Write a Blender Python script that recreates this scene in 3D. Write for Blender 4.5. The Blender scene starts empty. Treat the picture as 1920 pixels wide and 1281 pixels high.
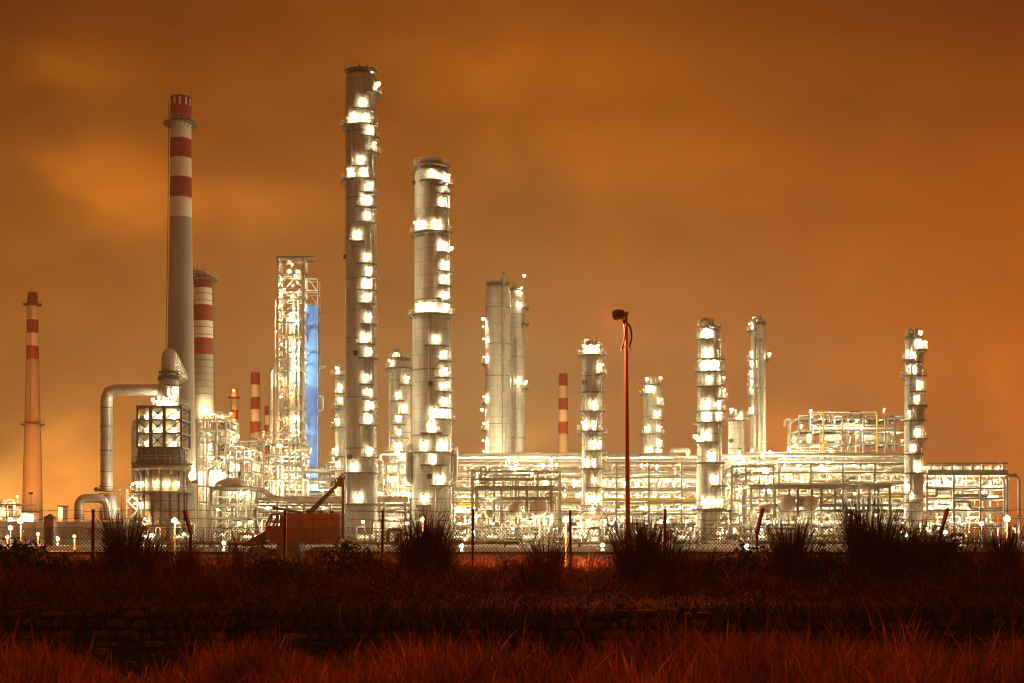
import bpy, math, random
import numpy as np
from mathutils import Vector

# ------------------------------------------------------------------ camera, sky, exposure
F = 2637.0                      # focal length in photograph pixels (1920 wide)
CAM_Z = 1.7
HZ = 1000.0                     # horizon row in the photograph
scene = bpy.context.scene
col = scene.collection

cd = bpy.data.cameras.new("camera")
cam = bpy.data.objects.new("camera", cd)
col.objects.link(cam)
cam.location = (0, 0, CAM_Z)
cam.rotation_euler = (math.radians(90), 0, 0)
cd.sensor_width = 36.0
cd.lens = 36.0 * F / 1920.0
cd.shift_y = (HZ - 640.5) / 1920.0
cd.clip_start = 0.3
cd.clip_end = 12000
scene.camera = cam
cd.dof.use_dof = True
cd.dof.focus_distance = 190.0
cd.dof.aperture_fstop = 2.0

scene.view_settings.view_transform = 'Standard'
scene.view_settings.look = 'None'
scene.view_settings.exposure = 0.0
scene.view_settings.gamma = 1.0
scene.view_settings.use_curve_mapping = False
scene.render.engine = 'CYCLES'
scene.cycles.max_bounces = 5
scene.cycles.diffuse_bounces = 3
scene.cycles.glossy_bounces = 2
scene.cycles.volume_bounces = 0
scene.cycles.use_denoising = True
scene.cycles.sample_clamp_indirect = 4.0
scene.cycles.use_light_tree = True
scene.cycles.use_adaptive_sampling = False
scene.cycles.pixel_filter_type = 'BLACKMAN_HARRIS'
scene.cycles.filter_width = 1.2


def lin(r, g, b):
    f = lambda c: (c / 255 / 12.92) if c / 255 <= 0.04045 else ((c / 255 + 0.055) / 1.055) ** 2.4
    return (f(r), f(g), f(b))


def build_world():
    w = bpy.data.worlds.new("World")
    scene.world = w
    w.use_nodes = True
    nt = w.node_tree
    N, L = nt.nodes, nt.links
    N.clear()
    out = N.new('ShaderNodeOutputWorld')
    bg = N.new('ShaderNodeBackground')
    L.new(bg.outputs[0], out.inputs[0])
    tc = N.new('ShaderNodeTexCoord')
    sep = N.new('ShaderNodeSeparateXYZ')
    L.new(tc.outputs['Generated'], sep.inputs[0])

    def m(op, a, b=None, clamp=False):
        n = N.new('ShaderNodeMath')
        n.operation = op
        n.use_clamp = clamp
        for i, v in enumerate((a, b)):
            if v is None:
                continue
            if isinstance(v, (int, float)):
                n.inputs[i].default_value = v
            else:
                L.new(v, n.inputs[i])
        return n.outputs[0]

    az = m('ARCTAN2', sep.outputs[0], sep.outputs[1])
    el = m('ARCSINE', sep.outputs[2])
    # soft large-scale turbulence of the cloud deck
    mp = N.new('ShaderNodeMapping')
    L.new(tc.outputs['Generated'], mp.inputs[0])
    mp.inputs['Scale'].default_value = (3.2, 3.2, 5.5)
    mp.inputs['Rotation'].default_value = (0, math.radians(22), 0)
    ns = N.new('ShaderNodeTexNoise')
    L.new(mp.outputs[0], ns.inputs['Vector'])
    ns.inputs['Scale'].default_value = 2.1
    ns.inputs['Detail'].default_value = 4.0
    ns.inputs['Roughness'].default_value = 0.48
    ns.inputs['Distortion'].default_value = 0.5
    cloud = ns.outputs['Fac']
    ns2 = N.new('ShaderNodeTexNoise')
    L.new(mp.outputs[0], ns2.inputs['Vector'])
    ns2.inputs['Scale'].default_value = 6.5
    ns2.inputs['Detail'].default_value = 5.0
    ns2.inputs['Roughness'].default_value = 0.5
    fine = ns2.outputs['Fac']
    puff = N.new('ShaderNodeTexNoise')
    L.new(tc.outputs['Generated'], puff.inputs['Vector'])
    puff.inputs['Scale'].default_value = 13.0
    puff.inputs['Detail'].default_value = 6.0
    puff.inputs['Roughness'].default_value = 0.55
    # wobble the elevation so that the bands are never straight
    elw = m('ADD', el, m('MULTIPLY', m('SUBTRACT', cloud, 0.5), 0.09))
    rows = (1000, 860, 700, 550, 400, 200, 0)
    cols = [
        [(215, 128, 62), (176, 110, 56), (168, 100, 44), (160, 90, 30), (146, 78, 22), (118, 60, 14), (96, 43, 8)],
        [(176, 126, 80), (169, 122, 79), (170, 121, 74), (163, 104, 54), (155, 90, 36), (150, 77, 21), (143, 70, 15)],
        [(214, 105, 45), (198, 102, 38), (192, 97, 28), (180, 88, 22), (164, 78, 17), (136, 62, 12), (104, 42, 8)],
    ]
    ramps = []
    for c in cols:
        r = N.new('ShaderNodeValToRGB')
        r.color_ramp.interpolation = 'EASE'
        L.new(m('MULTIPLY', elw, 2.0, True), r.inputs[0])
        els = r.color_ramp.elements
        pos = [2.0 * math.atan((HZ - y) / F) for y in rows]
        els[0].position, els[1].position = pos[0], pos[-1]
        els[0].color = (*lin(*c[0]), 1)
        els[1].color = (*lin(*c[-1]), 1)
        for p, k in list(zip(pos, c))[1:-1]:
            e = els.new(p)
            e.color = (*lin(*k), 1)
        e = els.new(min(1, pos[-1] + 0.2))
        e.color = (*[v * 0.6 for v in lin(*c[-1])], 1)
        ramps.append(r.outputs[0])

    def mix(f, a, b, t='MIX'):
        n = N.new('ShaderNodeMix')
        n.data_type = 'RGBA'
        n.blend_type = t
        n.clamp_factor = True
        for sock, v in ((0, f), (6, a), (7, b)):
            if isinstance(v, (int, float)):
                n.inputs[sock].default_value = v
            elif isinstance(v, tuple):
                n.inputs[sock].default_value = (*v, 1)
            else:
                L.new(v, n.inputs[sock])
        return n.outputs[2]

    azn = m('ADD', az, m('MULTIPLY', m('SUBTRACT', fine, 0.5), 0.06))
    fl = m('DIVIDE', m('MULTIPLY', azn, -1.0), 0.349, True)
    fr = m('DIVIDE', azn, 0.349, True)
    c = mix(fl, ramps[1], ramps[0])
    c = mix(fr, c, ramps[2])
    # brightness variation of the cloud deck
    var = m('ADD', m('MULTIPLY', cloud, .72), m('MULTIPLY', fine, 0.3))
    var = m('ADD', var, 0.49)
    vm = N.new('ShaderNodeVectorMath')
    vm.operation = 'SCALE'
    L.new(c, vm.inputs[0])
    L.new(var, vm.inputs['Scale'])
    c = vm.outputs[0]
    # clouds lit from below by the plant
    for (px, py, sx, sy, rgb, soft) in (
            (300, 390, 190, 90, (.06, .016, .002), 1),
            (150, 165, 90, 60, (.07, .018, 0), 1), (1120, 150, 260, 90, (.06, .018, 0), 1),
            (1230, 290, 230, 60, (.05, .014, 0), 1),
            (105, 925, 75, 80, (.85, .30, .05), .5), (190, 850, 85, 50, (.42, .15, .015), .7),
            (1470, 850, 52, 45, (.30, .075, 0), .6), (985, 815, 60, 35, (.28, .11, .01), .6),
            (1898, 790, 26, 120, (.09, .022, .004), .3), (5, 950, 30, 65, (.7, .36, .07), .3),
            (620, 900, 46, 60, (.32, .13, .02), .3), (300, 830, 120, 120, (.08, .025, 0), .4)):
        a0, e0 = math.atan((px - 960) / F), math.atan((HZ - py) / F)
        da = m('DIVIDE', m('SUBTRACT', azn, a0), sx / F)
        de = m('DIVIDE', m('SUBTRACT', elw, e0), sy / F)
        g = m('EXPONENT', m('MULTIPLY', m('ADD', m('MULTIPLY', da, da), m('MULTIPLY', de, de)), -0.7))
        g = m('MULTIPLY', g, m('ADD', m('MULTIPLY', m('SUBTRACT', fine, 0.5), 1.6 * soft), 1.0), True)
        c = mix(g, c, mix(1.0, c, rgb, 'ADD'))
    # two puffy steam banks drifting past the tall chimney
    for (px, py, sx, sy, rgb) in ((215, 350, 120, 74, (.20, .050, .003)), (350, 405, 170, 56, (.13, .036, .003)), (520, 395, 130, 62, (.11, .034, .006)), (170, 160, 120, 65, (.045, .012, .0)), (1180, 290, 260, 60, (.05, .015, .0)), (1000, 130, 220, 80, (.05, .015, 0))):
        a0, e0 = math.atan((px - 960) / F), math.atan((HZ - py) / F)
        da = m('DIVIDE', m('SUBTRACT', azn, a0), sx / F)
        de = m('DIVIDE', m('SUBTRACT', m('ADD', el, m('MULTIPLY', m('SUBTRACT', puff.outputs['Fac'], .5), .03)), e0), sy / F)
        g = m('EXPONENT', m('MULTIPLY', m('ADD', m('MULTIPLY', da, da), m('MULTIPLY', de, de)), -.8))
        g = m('ADD', g, m('MULTIPLY', m('SUBTRACT', puff.outputs['Fac'], .5), 1.25))
        mr = N.new('ShaderNodeMapRange')
        mr.interpolation_type = 'SMOOTHERSTEP'
        mr.inputs['From Min'].default_value = .08
        mr.inputs['From Max'].default_value = 1.15
        L.new(g, mr.inputs[0])
        fall = m('EXPONENT', m('MULTIPLY', m('ADD', m('MULTIPLY', da, da), m('MULTIPLY', de, de)), -.35))
        c = mix(m('MULTIPLY', mr.outputs[0], fall), c, mix(1.0, c, rgb, 'ADD'))
    c = mix(1.0, c, (.965, .975, .84), 'MULTIPLY')
    # overhead and behind the camera: unseen sky with added red-orange glow to light the foreground
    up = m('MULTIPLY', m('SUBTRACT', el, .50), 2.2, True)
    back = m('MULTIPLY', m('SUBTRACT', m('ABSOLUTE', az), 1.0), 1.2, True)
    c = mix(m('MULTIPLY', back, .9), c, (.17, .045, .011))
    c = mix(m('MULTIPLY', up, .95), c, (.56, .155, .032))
    # below the horizon
    c = mix(m('MULTIPLY', el, -30.0, True), c, (.02, .008, .003))
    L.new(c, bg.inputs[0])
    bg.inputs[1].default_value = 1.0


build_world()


# ------------------------------------------------------------------ layout helpers
def wx(px, D):
    return (px - 960.0) / F * D


def wz(py, D):
    return CAM_Z + (HZ - py) / F * D


R = random.Random(7)


# ------------------------------------------------------------------ materials
def mat(name, base, rough=0.6, metal=0.0, var=0.25, scale=1.0, stretch=(1, 1, 1), dark=None, spec=0.4, bump=0.0, rand=0.0):
    m = bpy.data.materials.new(name)
    m.use_nodes = True
    nt = m.node_tree
    N, L = nt.nodes, nt.links
    b = N['Principled BSDF']
    b.inputs['Roughness'].default_value = rough
    b.inputs['Metallic'].default_value = metal
    b.inputs['Specular IOR Level'].default_value = spec
    tc = N.new('ShaderNodeTexCoord')
    mp = N.new('ShaderNodeMapping')
    mp.inputs['Scale'].default_value = stretch
    L.new(tc.outputs['Object'], mp.inputs[0])
    n = N.new('ShaderNodeTexNoise')
    n.inputs['Scale'].default_value = scale
    n.inputs['Detail'].default_value = 5
    n.inputs['Roughness'].default_value = 0.6
    L.new(mp.outputs[0], n.inputs['Vector'])
    rp = N.new('ShaderNodeValToRGB')
    d = dark or tuple(c * (1 - var) * 0.8 for c in base)
    rp.color_ramp.elements[0].position = 0.32
    rp.color_ramp.elements[1].position = 0.68
    rp.color_ramp.elements[0].color = (*d, 1)
    rp.color_ramp.elements[1].color = (*[min(1, c * (1 + var * 0.4)) for c in base], 1)
    L.new(n.outputs['Fac'], rp.inputs[0])
    c = rp.outputs[0]
    if rand:
        g = N.new('ShaderNodeNewGeometry')
        mr = N.new('ShaderNodeMapRange')
        mr.inputs['To Min'].default_value = 1 - rand
        mr.inputs['To Max'].default_value = 1 + rand
        L.new(g.outputs['Random Per Island'], mr.inputs[0])
        vm = N.new('ShaderNodeVectorMath')
        vm.operation = 'SCALE'
        L.new(c, vm.inputs[0])
        L.new(mr.outputs[0], vm.inputs['Scale'])
        c = vm.outputs[0]
    L.new(c, b.inputs['Base Color'])
    if bump:
        bp = N.new('ShaderNodeBump')
        bp.inputs['Strength'].default_value = bump
        L.new(n.outputs['Fac'], bp.inputs['Height'])
        L.new(bp.outputs[0], b.inputs['Normal'])
    return m


def clad_mat(name, base, seam=1.9, metal=0.25, rough=0.5):
    """sheet-metal cladding: horizontal and vertical lap seams, weather streaks"""
    m = bpy.data.materials.new(name)
    m.use_nodes = True
    nt = m.node_tree
    N, L = nt.nodes, nt.links
    b = N['Principled BSDF']
    b.inputs['Metallic'].default_value = metal
    b.inputs['Roughness'].default_value = rough
    tc = N.new('ShaderNodeTexCoord')
    sep = N.new('ShaderNodeSeparateXYZ')
    L.new(tc.outputs['Object'], sep.inputs[0])

    def mm(op, a, b_=None):
        n = N.new('ShaderNodeMath')
        n.operation = op
        for i, v in enumerate((a, b_)):
            if v is None:
                continue
            if isinstance(v, (int, float)):
                n.inputs[i].default_value = v
            else:
                L.new(v, n.inputs[i])
        return n.outputs[0]
    ang = mm('ARCTAN2', sep.outputs[0], sep.outputs[1])
    comb = N.new('ShaderNodeCombineXYZ')
    L.new(mm('MULTIPLY', ang, 6.0), comb.inputs[0])
    L.new(mm('MULTIPLY', sep.outputs[2], 0.09), comb.inputs[1])
    n1 = N.new('ShaderNodeTexNoise')
    n1.inputs['Scale'].default_value = 1.6
    n1.inputs['Detail'].default_value = 5
    L.new(comb.outputs[0], n1.inputs['Vector'])
    n2 = N.new('ShaderNodeTexNoise')
    n2.inputs['Scale'].default_value = 0.35
    n2.inputs['Detail'].default_value = 4
    L.new(tc.outputs['Object'], n2.inputs['Vector'])
    # per-panel shade
    cell = N.new('ShaderNodeCombineXYZ')
    L.new(mm('FLOOR', mm('MULTIPLY', ang, 2.865)), cell.inputs[0])
    L.new(mm('FLOOR', mm('DIVIDE', sep.outputs[2], seam)), cell.inputs[1])
    wn = N.new('ShaderNodeTexWhiteNoise')
    wn.noise_dimensions = '2D'
    L.new(cell.outputs[0], wn.inputs['Vector'])
    fz = mm('FRACT', mm('DIVIDE', sep.outputs[2], seam))
    fa = mm('FRACT', mm('MULTIPLY', ang, 2.865))
    line = mm('MAXIMUM', mm('LESS_THAN', fz, 0.05), mm('LESS_THAN', fa, 0.07))
    k = mm('ADD', mm('MULTIPLY', n1.outputs['Fac'], 0.7), mm('MULTIPLY', n2.outputs['Fac'], 0.4))
    k = mm('ADD', k, mm('MULTIPLY', wn.outputs['Value'], 0.16))
    k = mm('ADD', k, 0.36)
    k = mm('MULTIPLY', k, mm('SUBTRACT', 1.0, mm('MULTIPLY', line, 0.35)))
    vm = N.new('ShaderNodeVectorMath')
    vm.operation = 'SCALE'
    vm.inputs[0].default_value = base
    L.new(k, vm.inputs['Scale'])
    L.new(vm.outputs[0], b.inputs['Base Color'])
    return m


def emit(name, rgb, s):
    m = bpy.data.materials.new(name)
    m.use_nodes = True
    nt = m.node_tree
    b = nt.nodes['Principled BSDF']
    b.inputs['Base Color'].default_value = (.8, .8, .8, 1)
    b.inputs['Emission Color'].default_value = (*rgb, 1)
    b.inputs['Emission Strength'].default_value = s
    m.cycles.emission_sampling = 'NONE'
    return m


M = dict(
    clad=clad_mat('weathered_cladding', (.37, .35, .30)),
    clad2=clad_mat('pale_cladding', (.50, .48, .42), seam=2.4),
    clad3=clad_mat('fine_cladding', (.45, .43, .37), seam=1.3),
    duct=clad_mat('duct_cladding', (.42, .40, .36), seam=2.6, metal=0.35, rough=0.42),
    steel=mat('galvanised_steel', (.42, .39, .33), .55, .3, .3, 0.8),
    steel2=mat('painted_steel', (.19, .175, .14), .6, .1, .3, 0.8),
    dark=mat('dark_steel', (.07, .06, .05), .6, .2, .4, 1.5),
    pipe=mat('insulated_pipe', (.48, .45, .38), .5, .35, .25, 0.6),
    white=mat('white_sheet', (.72, .69, .6), .55, 0, .12, .5),
    yellow=mat('yellow_gas_pipe', (.62, .45, .03), .5, 0, .15, .8),
    red=mat('red_paint', (.42, .03, .015), .6, 0, .2, .4),
    orange=mat('orange_pole_paint', (.8, .22, .035), .5, 0, .2, 1.2),
    conc=mat('stack_concrete', (.34, .31, .25), .85, 0, .18, .12, (1, 1, .3)),
    conc2=mat('pale_stack_concrete', (.42, .38, .3), .85, 0, .15, .12, (1, 1, .3)),
    bandw=mat('white_band_paint', (.75, .69, .56), .7, 0, .12, .2, (1, 1, .3)),
    bandr=mat('red_band_paint', (.30, .03, .014), .7, 0, .22, .2, (1, 1, .3)),
    rust=mat('rusty_plate', (.26, .17, .10), .7, .1, .45, .6, (1, 1, .4)),
    blue=mat('blue_sky_mottle', (.075, .23, .72), .6, 0, .3, .16, (1, 1, .35), dark=(.05, .16, .5)),
    drum=clad_mat('brownish_drum_cladding', (.36, .30, .23), metal=.15, rough=.4),
    deck=mat('grating_deck', (.15, .14, .115), .7, .2, .3, 1.0),
    brick=mat('brown_wall', (.26, .17, .11), .85, 0, .3, .5),
    yard=mat('plant_yard', (.42, .38, .31), .9, 0, .25, .12),
    lamp=emit('lamp_glass', (1, .80, .40), 2.8),
    sodium=emit('sodium_glass', (1, .45, .10), 3.5),
    redlamp=emit('red_lamp_glass', (1, .36, .13), 3.2),
)


# ------------------------------------------------------------------ mesh builder
class MB:
    def __init__(s):
        s.v, s.f, s.mi, s.cur = [], [], [], 0

    def add(s, vs, fs):
        o = len(s.v)
        s.v.extend([tuple(v) for v in vs])
        for f in fs:
            s.f.append([i + o for i in f])
            s.mi.append(s.cur)

    def box(s, c, size, rz=0.0):
        x, y, z = (d / 2 for d in size)
        cs, sn = math.cos(rz), math.sin(rz)
        vs = []
        for dz in (-z, z):
            for dx, dy in ((-x, -y), (x, -y), (x, y), (-x, y)):
                vs.append((c[0] + dx * cs - dy * sn, c[1] + dx * sn + dy * cs, c[2] + dz))
        s.add(vs, [(3, 2, 1, 0), (4, 5, 6, 7), (0, 1, 5, 4), (1, 2, 6, 5), (2, 3, 7, 6), (3, 0, 4, 7)])
        return s

    def bar(s, a, b, w, h=None):
        """square-section bar from a to b"""
        h = h or w
        a, b = Vector(a), Vector(b)
        d = b - a
        if d.length < 1e-6:
            return s
        d.normalize()
        up = Vector((0, 0, 1)) if abs(d.z) < 0.95 else Vector((0, 1, 0))
        u = d.cross(up).normalized()
        v = u.cross(d).normalized()
        vs = []
        for p in (a, b):
            for i, j in ((-1, -1), (1, -1), (1, 1), (-1, 1)):
                vs.append(p + u * (i * w / 2) + v * (j * h / 2))
        s.add(vs, [(3, 2, 1, 0), (4, 5, 6, 7), (0, 1, 5, 4), (1, 2, 6, 5), (2, 3, 7, 6), (3, 0, 4, 7)])
        return s

    def tube(s, pts, r, n=8, caps=True):
        pts = [Vector(p) for p in pts]
        rs = r if isinstance(r, (list, tuple)) else [r] * len(pts)
        rings = []
        u = None
        for i, p in enumerate(pts):
            if i == 0:
                t = pts[1] - p
            elif i == len(pts) - 1:
                t = p - pts[i - 1]
            else:
                t = (pts[i + 1] - p).normalized() + (p - pts[i - 1]).normalized()
            if t.length < 1e-9:
                t = Vector((0, 0, 1))
            t.normalize()
            if u is None:
                ref = Vector((0, 0, 1)) if abs(t.z) < 0.9 else Vector((1, 0, 0))
                u = t.cross(ref).normalized()
            else:
                u = (u - t * u.dot(t))
                u = u.normalized() if u.length > 1e-6 else t.orthogonal().normalized()
            v = t.cross(u)
            rings.append([p + (u * math.cos(2 * math.pi * k / n) + v * math.sin(2 * math.pi * k / n)) * rs[i] for k in range(n)])
        vs = [q for ring in rings for q in ring]
        fs = []
        for i in range(len(pts) - 1):
            for k in range(n):
                k2 = (k + 1) % n
                fs.append((i * n + k, i * n + k2, (i + 1) * n + k2, (i + 1) * n + k))
        if caps:
            fs.append(tuple(reversed(range(n))))
            fs.append(tuple(range((len(pts) - 1) * n, len(pts) * n)))
        s.add(vs, fs)
        return s

    def lathe(s, prof, c=(0, 0, 0), n=32, a0=0.0, a1=2 * math.pi, mats=None):
        """prof: (r, z) pairs from the bottom up"""
        full = abs(a1 - a0 - 2 * math.pi) < 1e-6
        k = n if full else n + 1
        vs = []
        for r, z in prof:
            for i in range(k):
                a = a0 + (a1 - a0) * i / n
                vs.append((c[0] + r * math.sin(a), c[1] - r * math.cos(a), c[2] + z))
        for j in range(len(prof) - 1):
            fs = []
            for i in range(n):
                i2 = (i + 1) % k
                fs.append((j * k + i, j * k + i2, (j + 1) * k + i2, (j + 1) * k + i))
            if mats:
                s.cur = mats[j]
            if j == 0:
                base = len(s.v)
                s.v.extend(vs)
            for f in fs:
                s.f.append([q + base for q in f])
                s.mi.append(s.cur)
        if full:
            if prof[0][0] > 1e-4:
                s.f.append([base + q for q in reversed(range(k))]); s.mi.append(s.cur)
            if prof[-1][0] > 1e-4:
                s.f.append([base + (len(prof) - 1) * k + q for q in range(k)]); s.mi.append(s.cur)
        return s

    def ball(s, c, r, n=12, m=8, sc=(1, 1, 1)):
        vs, fs = [], []
        for j in range(m + 1):
            t = math.pi * j / m
            for i in range(n):
                a = 2 * math.pi * i / n
                vs.append((c[0] + r * sc[0] * math.sin(t) * math.cos(a), c[1] + r * sc[1] * math.sin(t) * math.sin(a), c[2] - r * sc[2] * math.cos(t)))
        for j in range(m):
            for i in range(n):
                i2 = (i + 1) % n
                fs.append((j * n + i, j * n + i2, (j + 1) * n + i2, (j + 1) * n + i))
        s.add(vs, fs)
        return s

    def build(s, name, mats, parent=None, smooth=False, loc=None):
        me = bpy.data.meshes.new(name)
        me.from_pydata(s.v, [], s.f)
        for q in (mats if isinstance(mats, (list, tuple)) else [mats]):
            me.materials.append(q)
        if any(s.mi):
            me.polygons.foreach_set('material_index', s.mi)
        if smooth:
            me.polygons.foreach_set('use_smooth', [True] * len(s.f))
            try:
                me.set_sharp_from_angle(angle=math.radians(40))
            except Exception:
                pass
        me.update()
        o = bpy.data.objects.new(name, me)
        col.objects.link(o)
        if parent is not None:
            o.parent = parent
        if loc:
            o.location = loc
        return o


def tag(o, label, cat, group=None, kind=None):
    if label:
        o['label'] = label
    if cat:
        o['category'] = cat
    if group:
        o['group'] = group
    if kind:
        o['kind'] = kind
    return o


def thing(name, label, cat, loc, group=None):
    o = bpy.data.objects.new(name, None)
    o.empty_display_size = 0.5
    col.objects.link(o)
    o.location = loc
    return tag(o, label, cat, group)


def fillet(pts, r, seg=5):
    """round the corners of a polyline"""
    pts = [Vector(p) for p in pts]
    out = [pts[0]]
    for i in range(1, len(pts) - 1):
        p, a, b = pts[i], pts[i - 1], pts[i + 1]
        da, db = (a - p), (b - p)
        q = min(r, da.length * 0.49, db.length * 0.49)
        s0, s1 = p + da.normalized() * q, p + db.normalized() * q
        for k in range(seg + 1):
            t = k / seg
            out.append(s0 * (1 - t) ** 2 + p * 2 * t * (1 - t) + s1 * t ** 2)
    out.append(pts[-1])
    return out


# ------------------------------------------------------------------ lamps (each lamp carries its own light)
LIGHTS = {}
WARM, SODIUM, REDDISH, COOL = (1, .84, .50), (1, .36, .07), (1, .20, .05), (1, .95, .85)
LAMP_GAIN = 1.7


def light_at(parent, loc, power, rgb, size=0.15):
    key = (round(power), rgb, size)
    if key not in LIGHTS:
        ld = bpy.data.lights.new('lamp_light', 'POINT')
        ld.energy = power * LAMP_GAIN
        ld.color = rgb
        ld.shadow_soft_size = size
        LIGHTS[key] = ld
    o = bpy.data.objects.new('lamp_light', LIGHTS[key])
    col.objects.link(o)
    o.parent = parent
    o.location = loc
    return o


LENS = {}


def lamp(root, p, power=500, r=0.26, rgb=WARM, glass='lamp', arm=(0, 0.5, -0.9), drop=0.42):
    """a well-glass lamp on a bent bracket: arm gives the offset from the glass to the bracket's foot"""
    p = Vector(p)
    a = Vector(arm)
    mb = MB()
    top = Vector((0, 0, r + 0.14))
    mb.tube([a, Vector((a.x, a.y, r + 0.1)), top], 0.035, 5)
    mb.lathe([(r * 0.95, r * 0.55), (r * 0.8, r + 0.02), (0.06, r + 0.16)], n=8)
    o = mb.build('lamp', M['steel2'], root, loc=p)
    key = (round(r, 3), glass)
    if key not in LENS:
        g = MB().ball((0, 0, 0), r, 10, 6)
        me = g.build('lens', M[glass], None, True)
        LENS[key] = me.data
        bpy.data.objects.remove(me)
    g = bpy.data.objects.new('lens', LENS[key])
    col.objects.link(g)
    g.parent = o
    if power:
        light_at(o, (0, 0, -(r + 0.06 if drop is None else max(drop, r + 0.05))), power, rgb)
    return o


def railing(mb, pts, h=1.1, r=0.032, gap=1.5, posts=True):
    """posts and two rails along a polyline"""
    pts = [Vector(p) for p in pts]
    for k in (h, h * 0.55):
        mb.tube([p + Vector((0, 0, k)) for p in pts], r, 4, False)
    acc = 0
    for i, p in enumerate(pts):
        if i:
            acc += (p - pts[i - 1]).length
        if i == 0 or i == len(pts) - 1 or acc >= gap:
            mb.tube([p, p + Vector((0, 0, h))], r, 4, False)
            acc = 0


def ring_platform(root, r, z, a0, a1, w=.82, m='deck', rail=True, c=(0, 0)):
    """curved walkway around a vessel with brackets and handrail"""
    n = max(4, int(abs(a1 - a0) / 0.2))
    mb = MB()
    mb.lathe([(r, -.16), (r + w, -.16), (r + w, 0.10), (r + w - .04, .10), (r + w - .04, 0), (r, 0)], (c[0], c[1], z), n, a0, a1)
    for i in range(0, n + 1, 2):
        a = a0 + (a1 - a0) * i / n
        s_, c_ = math.sin(a), -math.cos(a)
        mb.bar((c[0] + r * s_, c[1] + r * c_, z - .9), (c[0] + (r + w - .1) * s_, c[1] + (r + w - .1) * c_, z - .17), .08)
    o = mb.build('platform', M[m], root)
    if rail:
        rb = MB()
        pts = [(c[0] + (r + w) * math.sin(a0 + (a1 - a0) * i / n), c[1] - (r + w) * math.cos(a0 + (a1 - a0) * i / n), z) for i in range(n + 1)]
        if abs(a1 - a0) < 6.2:
            pts = [(c[0] + r * math.sin(a0), c[1] - r * math.cos(a0), z)] + pts + [(c[0] + r * math.sin(a1), c[1] - r * math.cos(a1), z)]
        railing(rb, pts, gap=1.1)
        rb.build('railing', M['steel'], o)
    return o


def ladder(root, x, y, z0, z1, ang=0.0, cage=True):
    """caged ladder, rungs facing ang"""
    mb = MB()
    sx, sy = math.cos(ang), math.sin(ang)
    ox, oy = math.sin(ang), -math.cos(ang)
    for k in (-.25, .25):
        mb.bar((x + sx * k, y + sy * k, z0), (x + sx * k, y + sy * k, z1), .06)
    z = z0 + .3
    while z < z1:
        mb.bar((x - sx * .25, y - sy * .25, z), (x + sx * .25, y + sy * .25, z), .035)
        z += .45
    if cage:
        z = z0 + 2.2
        while z < z1:
            pts = [(x + sx * .35 * math.cos(t) + ox * .7 * math.sin(t), y + sy * .35 * math.cos(t) + oy * .7 * math.sin(t), z) for t in [math.pi * k / 5 for k in range(6)]]
            mb.tube(pts, .025, 4, False)
            z += 1.2
        for t in (math.pi * .3, math.pi * .5, math.pi * .7):
            q = (x + sx * .35 * math.cos(t) + ox * .7 * math.sin(t), y + sy * .35 * math.cos(t) + oy * .7 * math.sin(t))
            if z1 > z0 + 2.2:
                mb.bar((*q, z0 + 2.2), (*q, z1), .03)
    return mb.build('ladder', M['steel'], root)


def rad(d):
    return math.radians(d)


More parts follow.
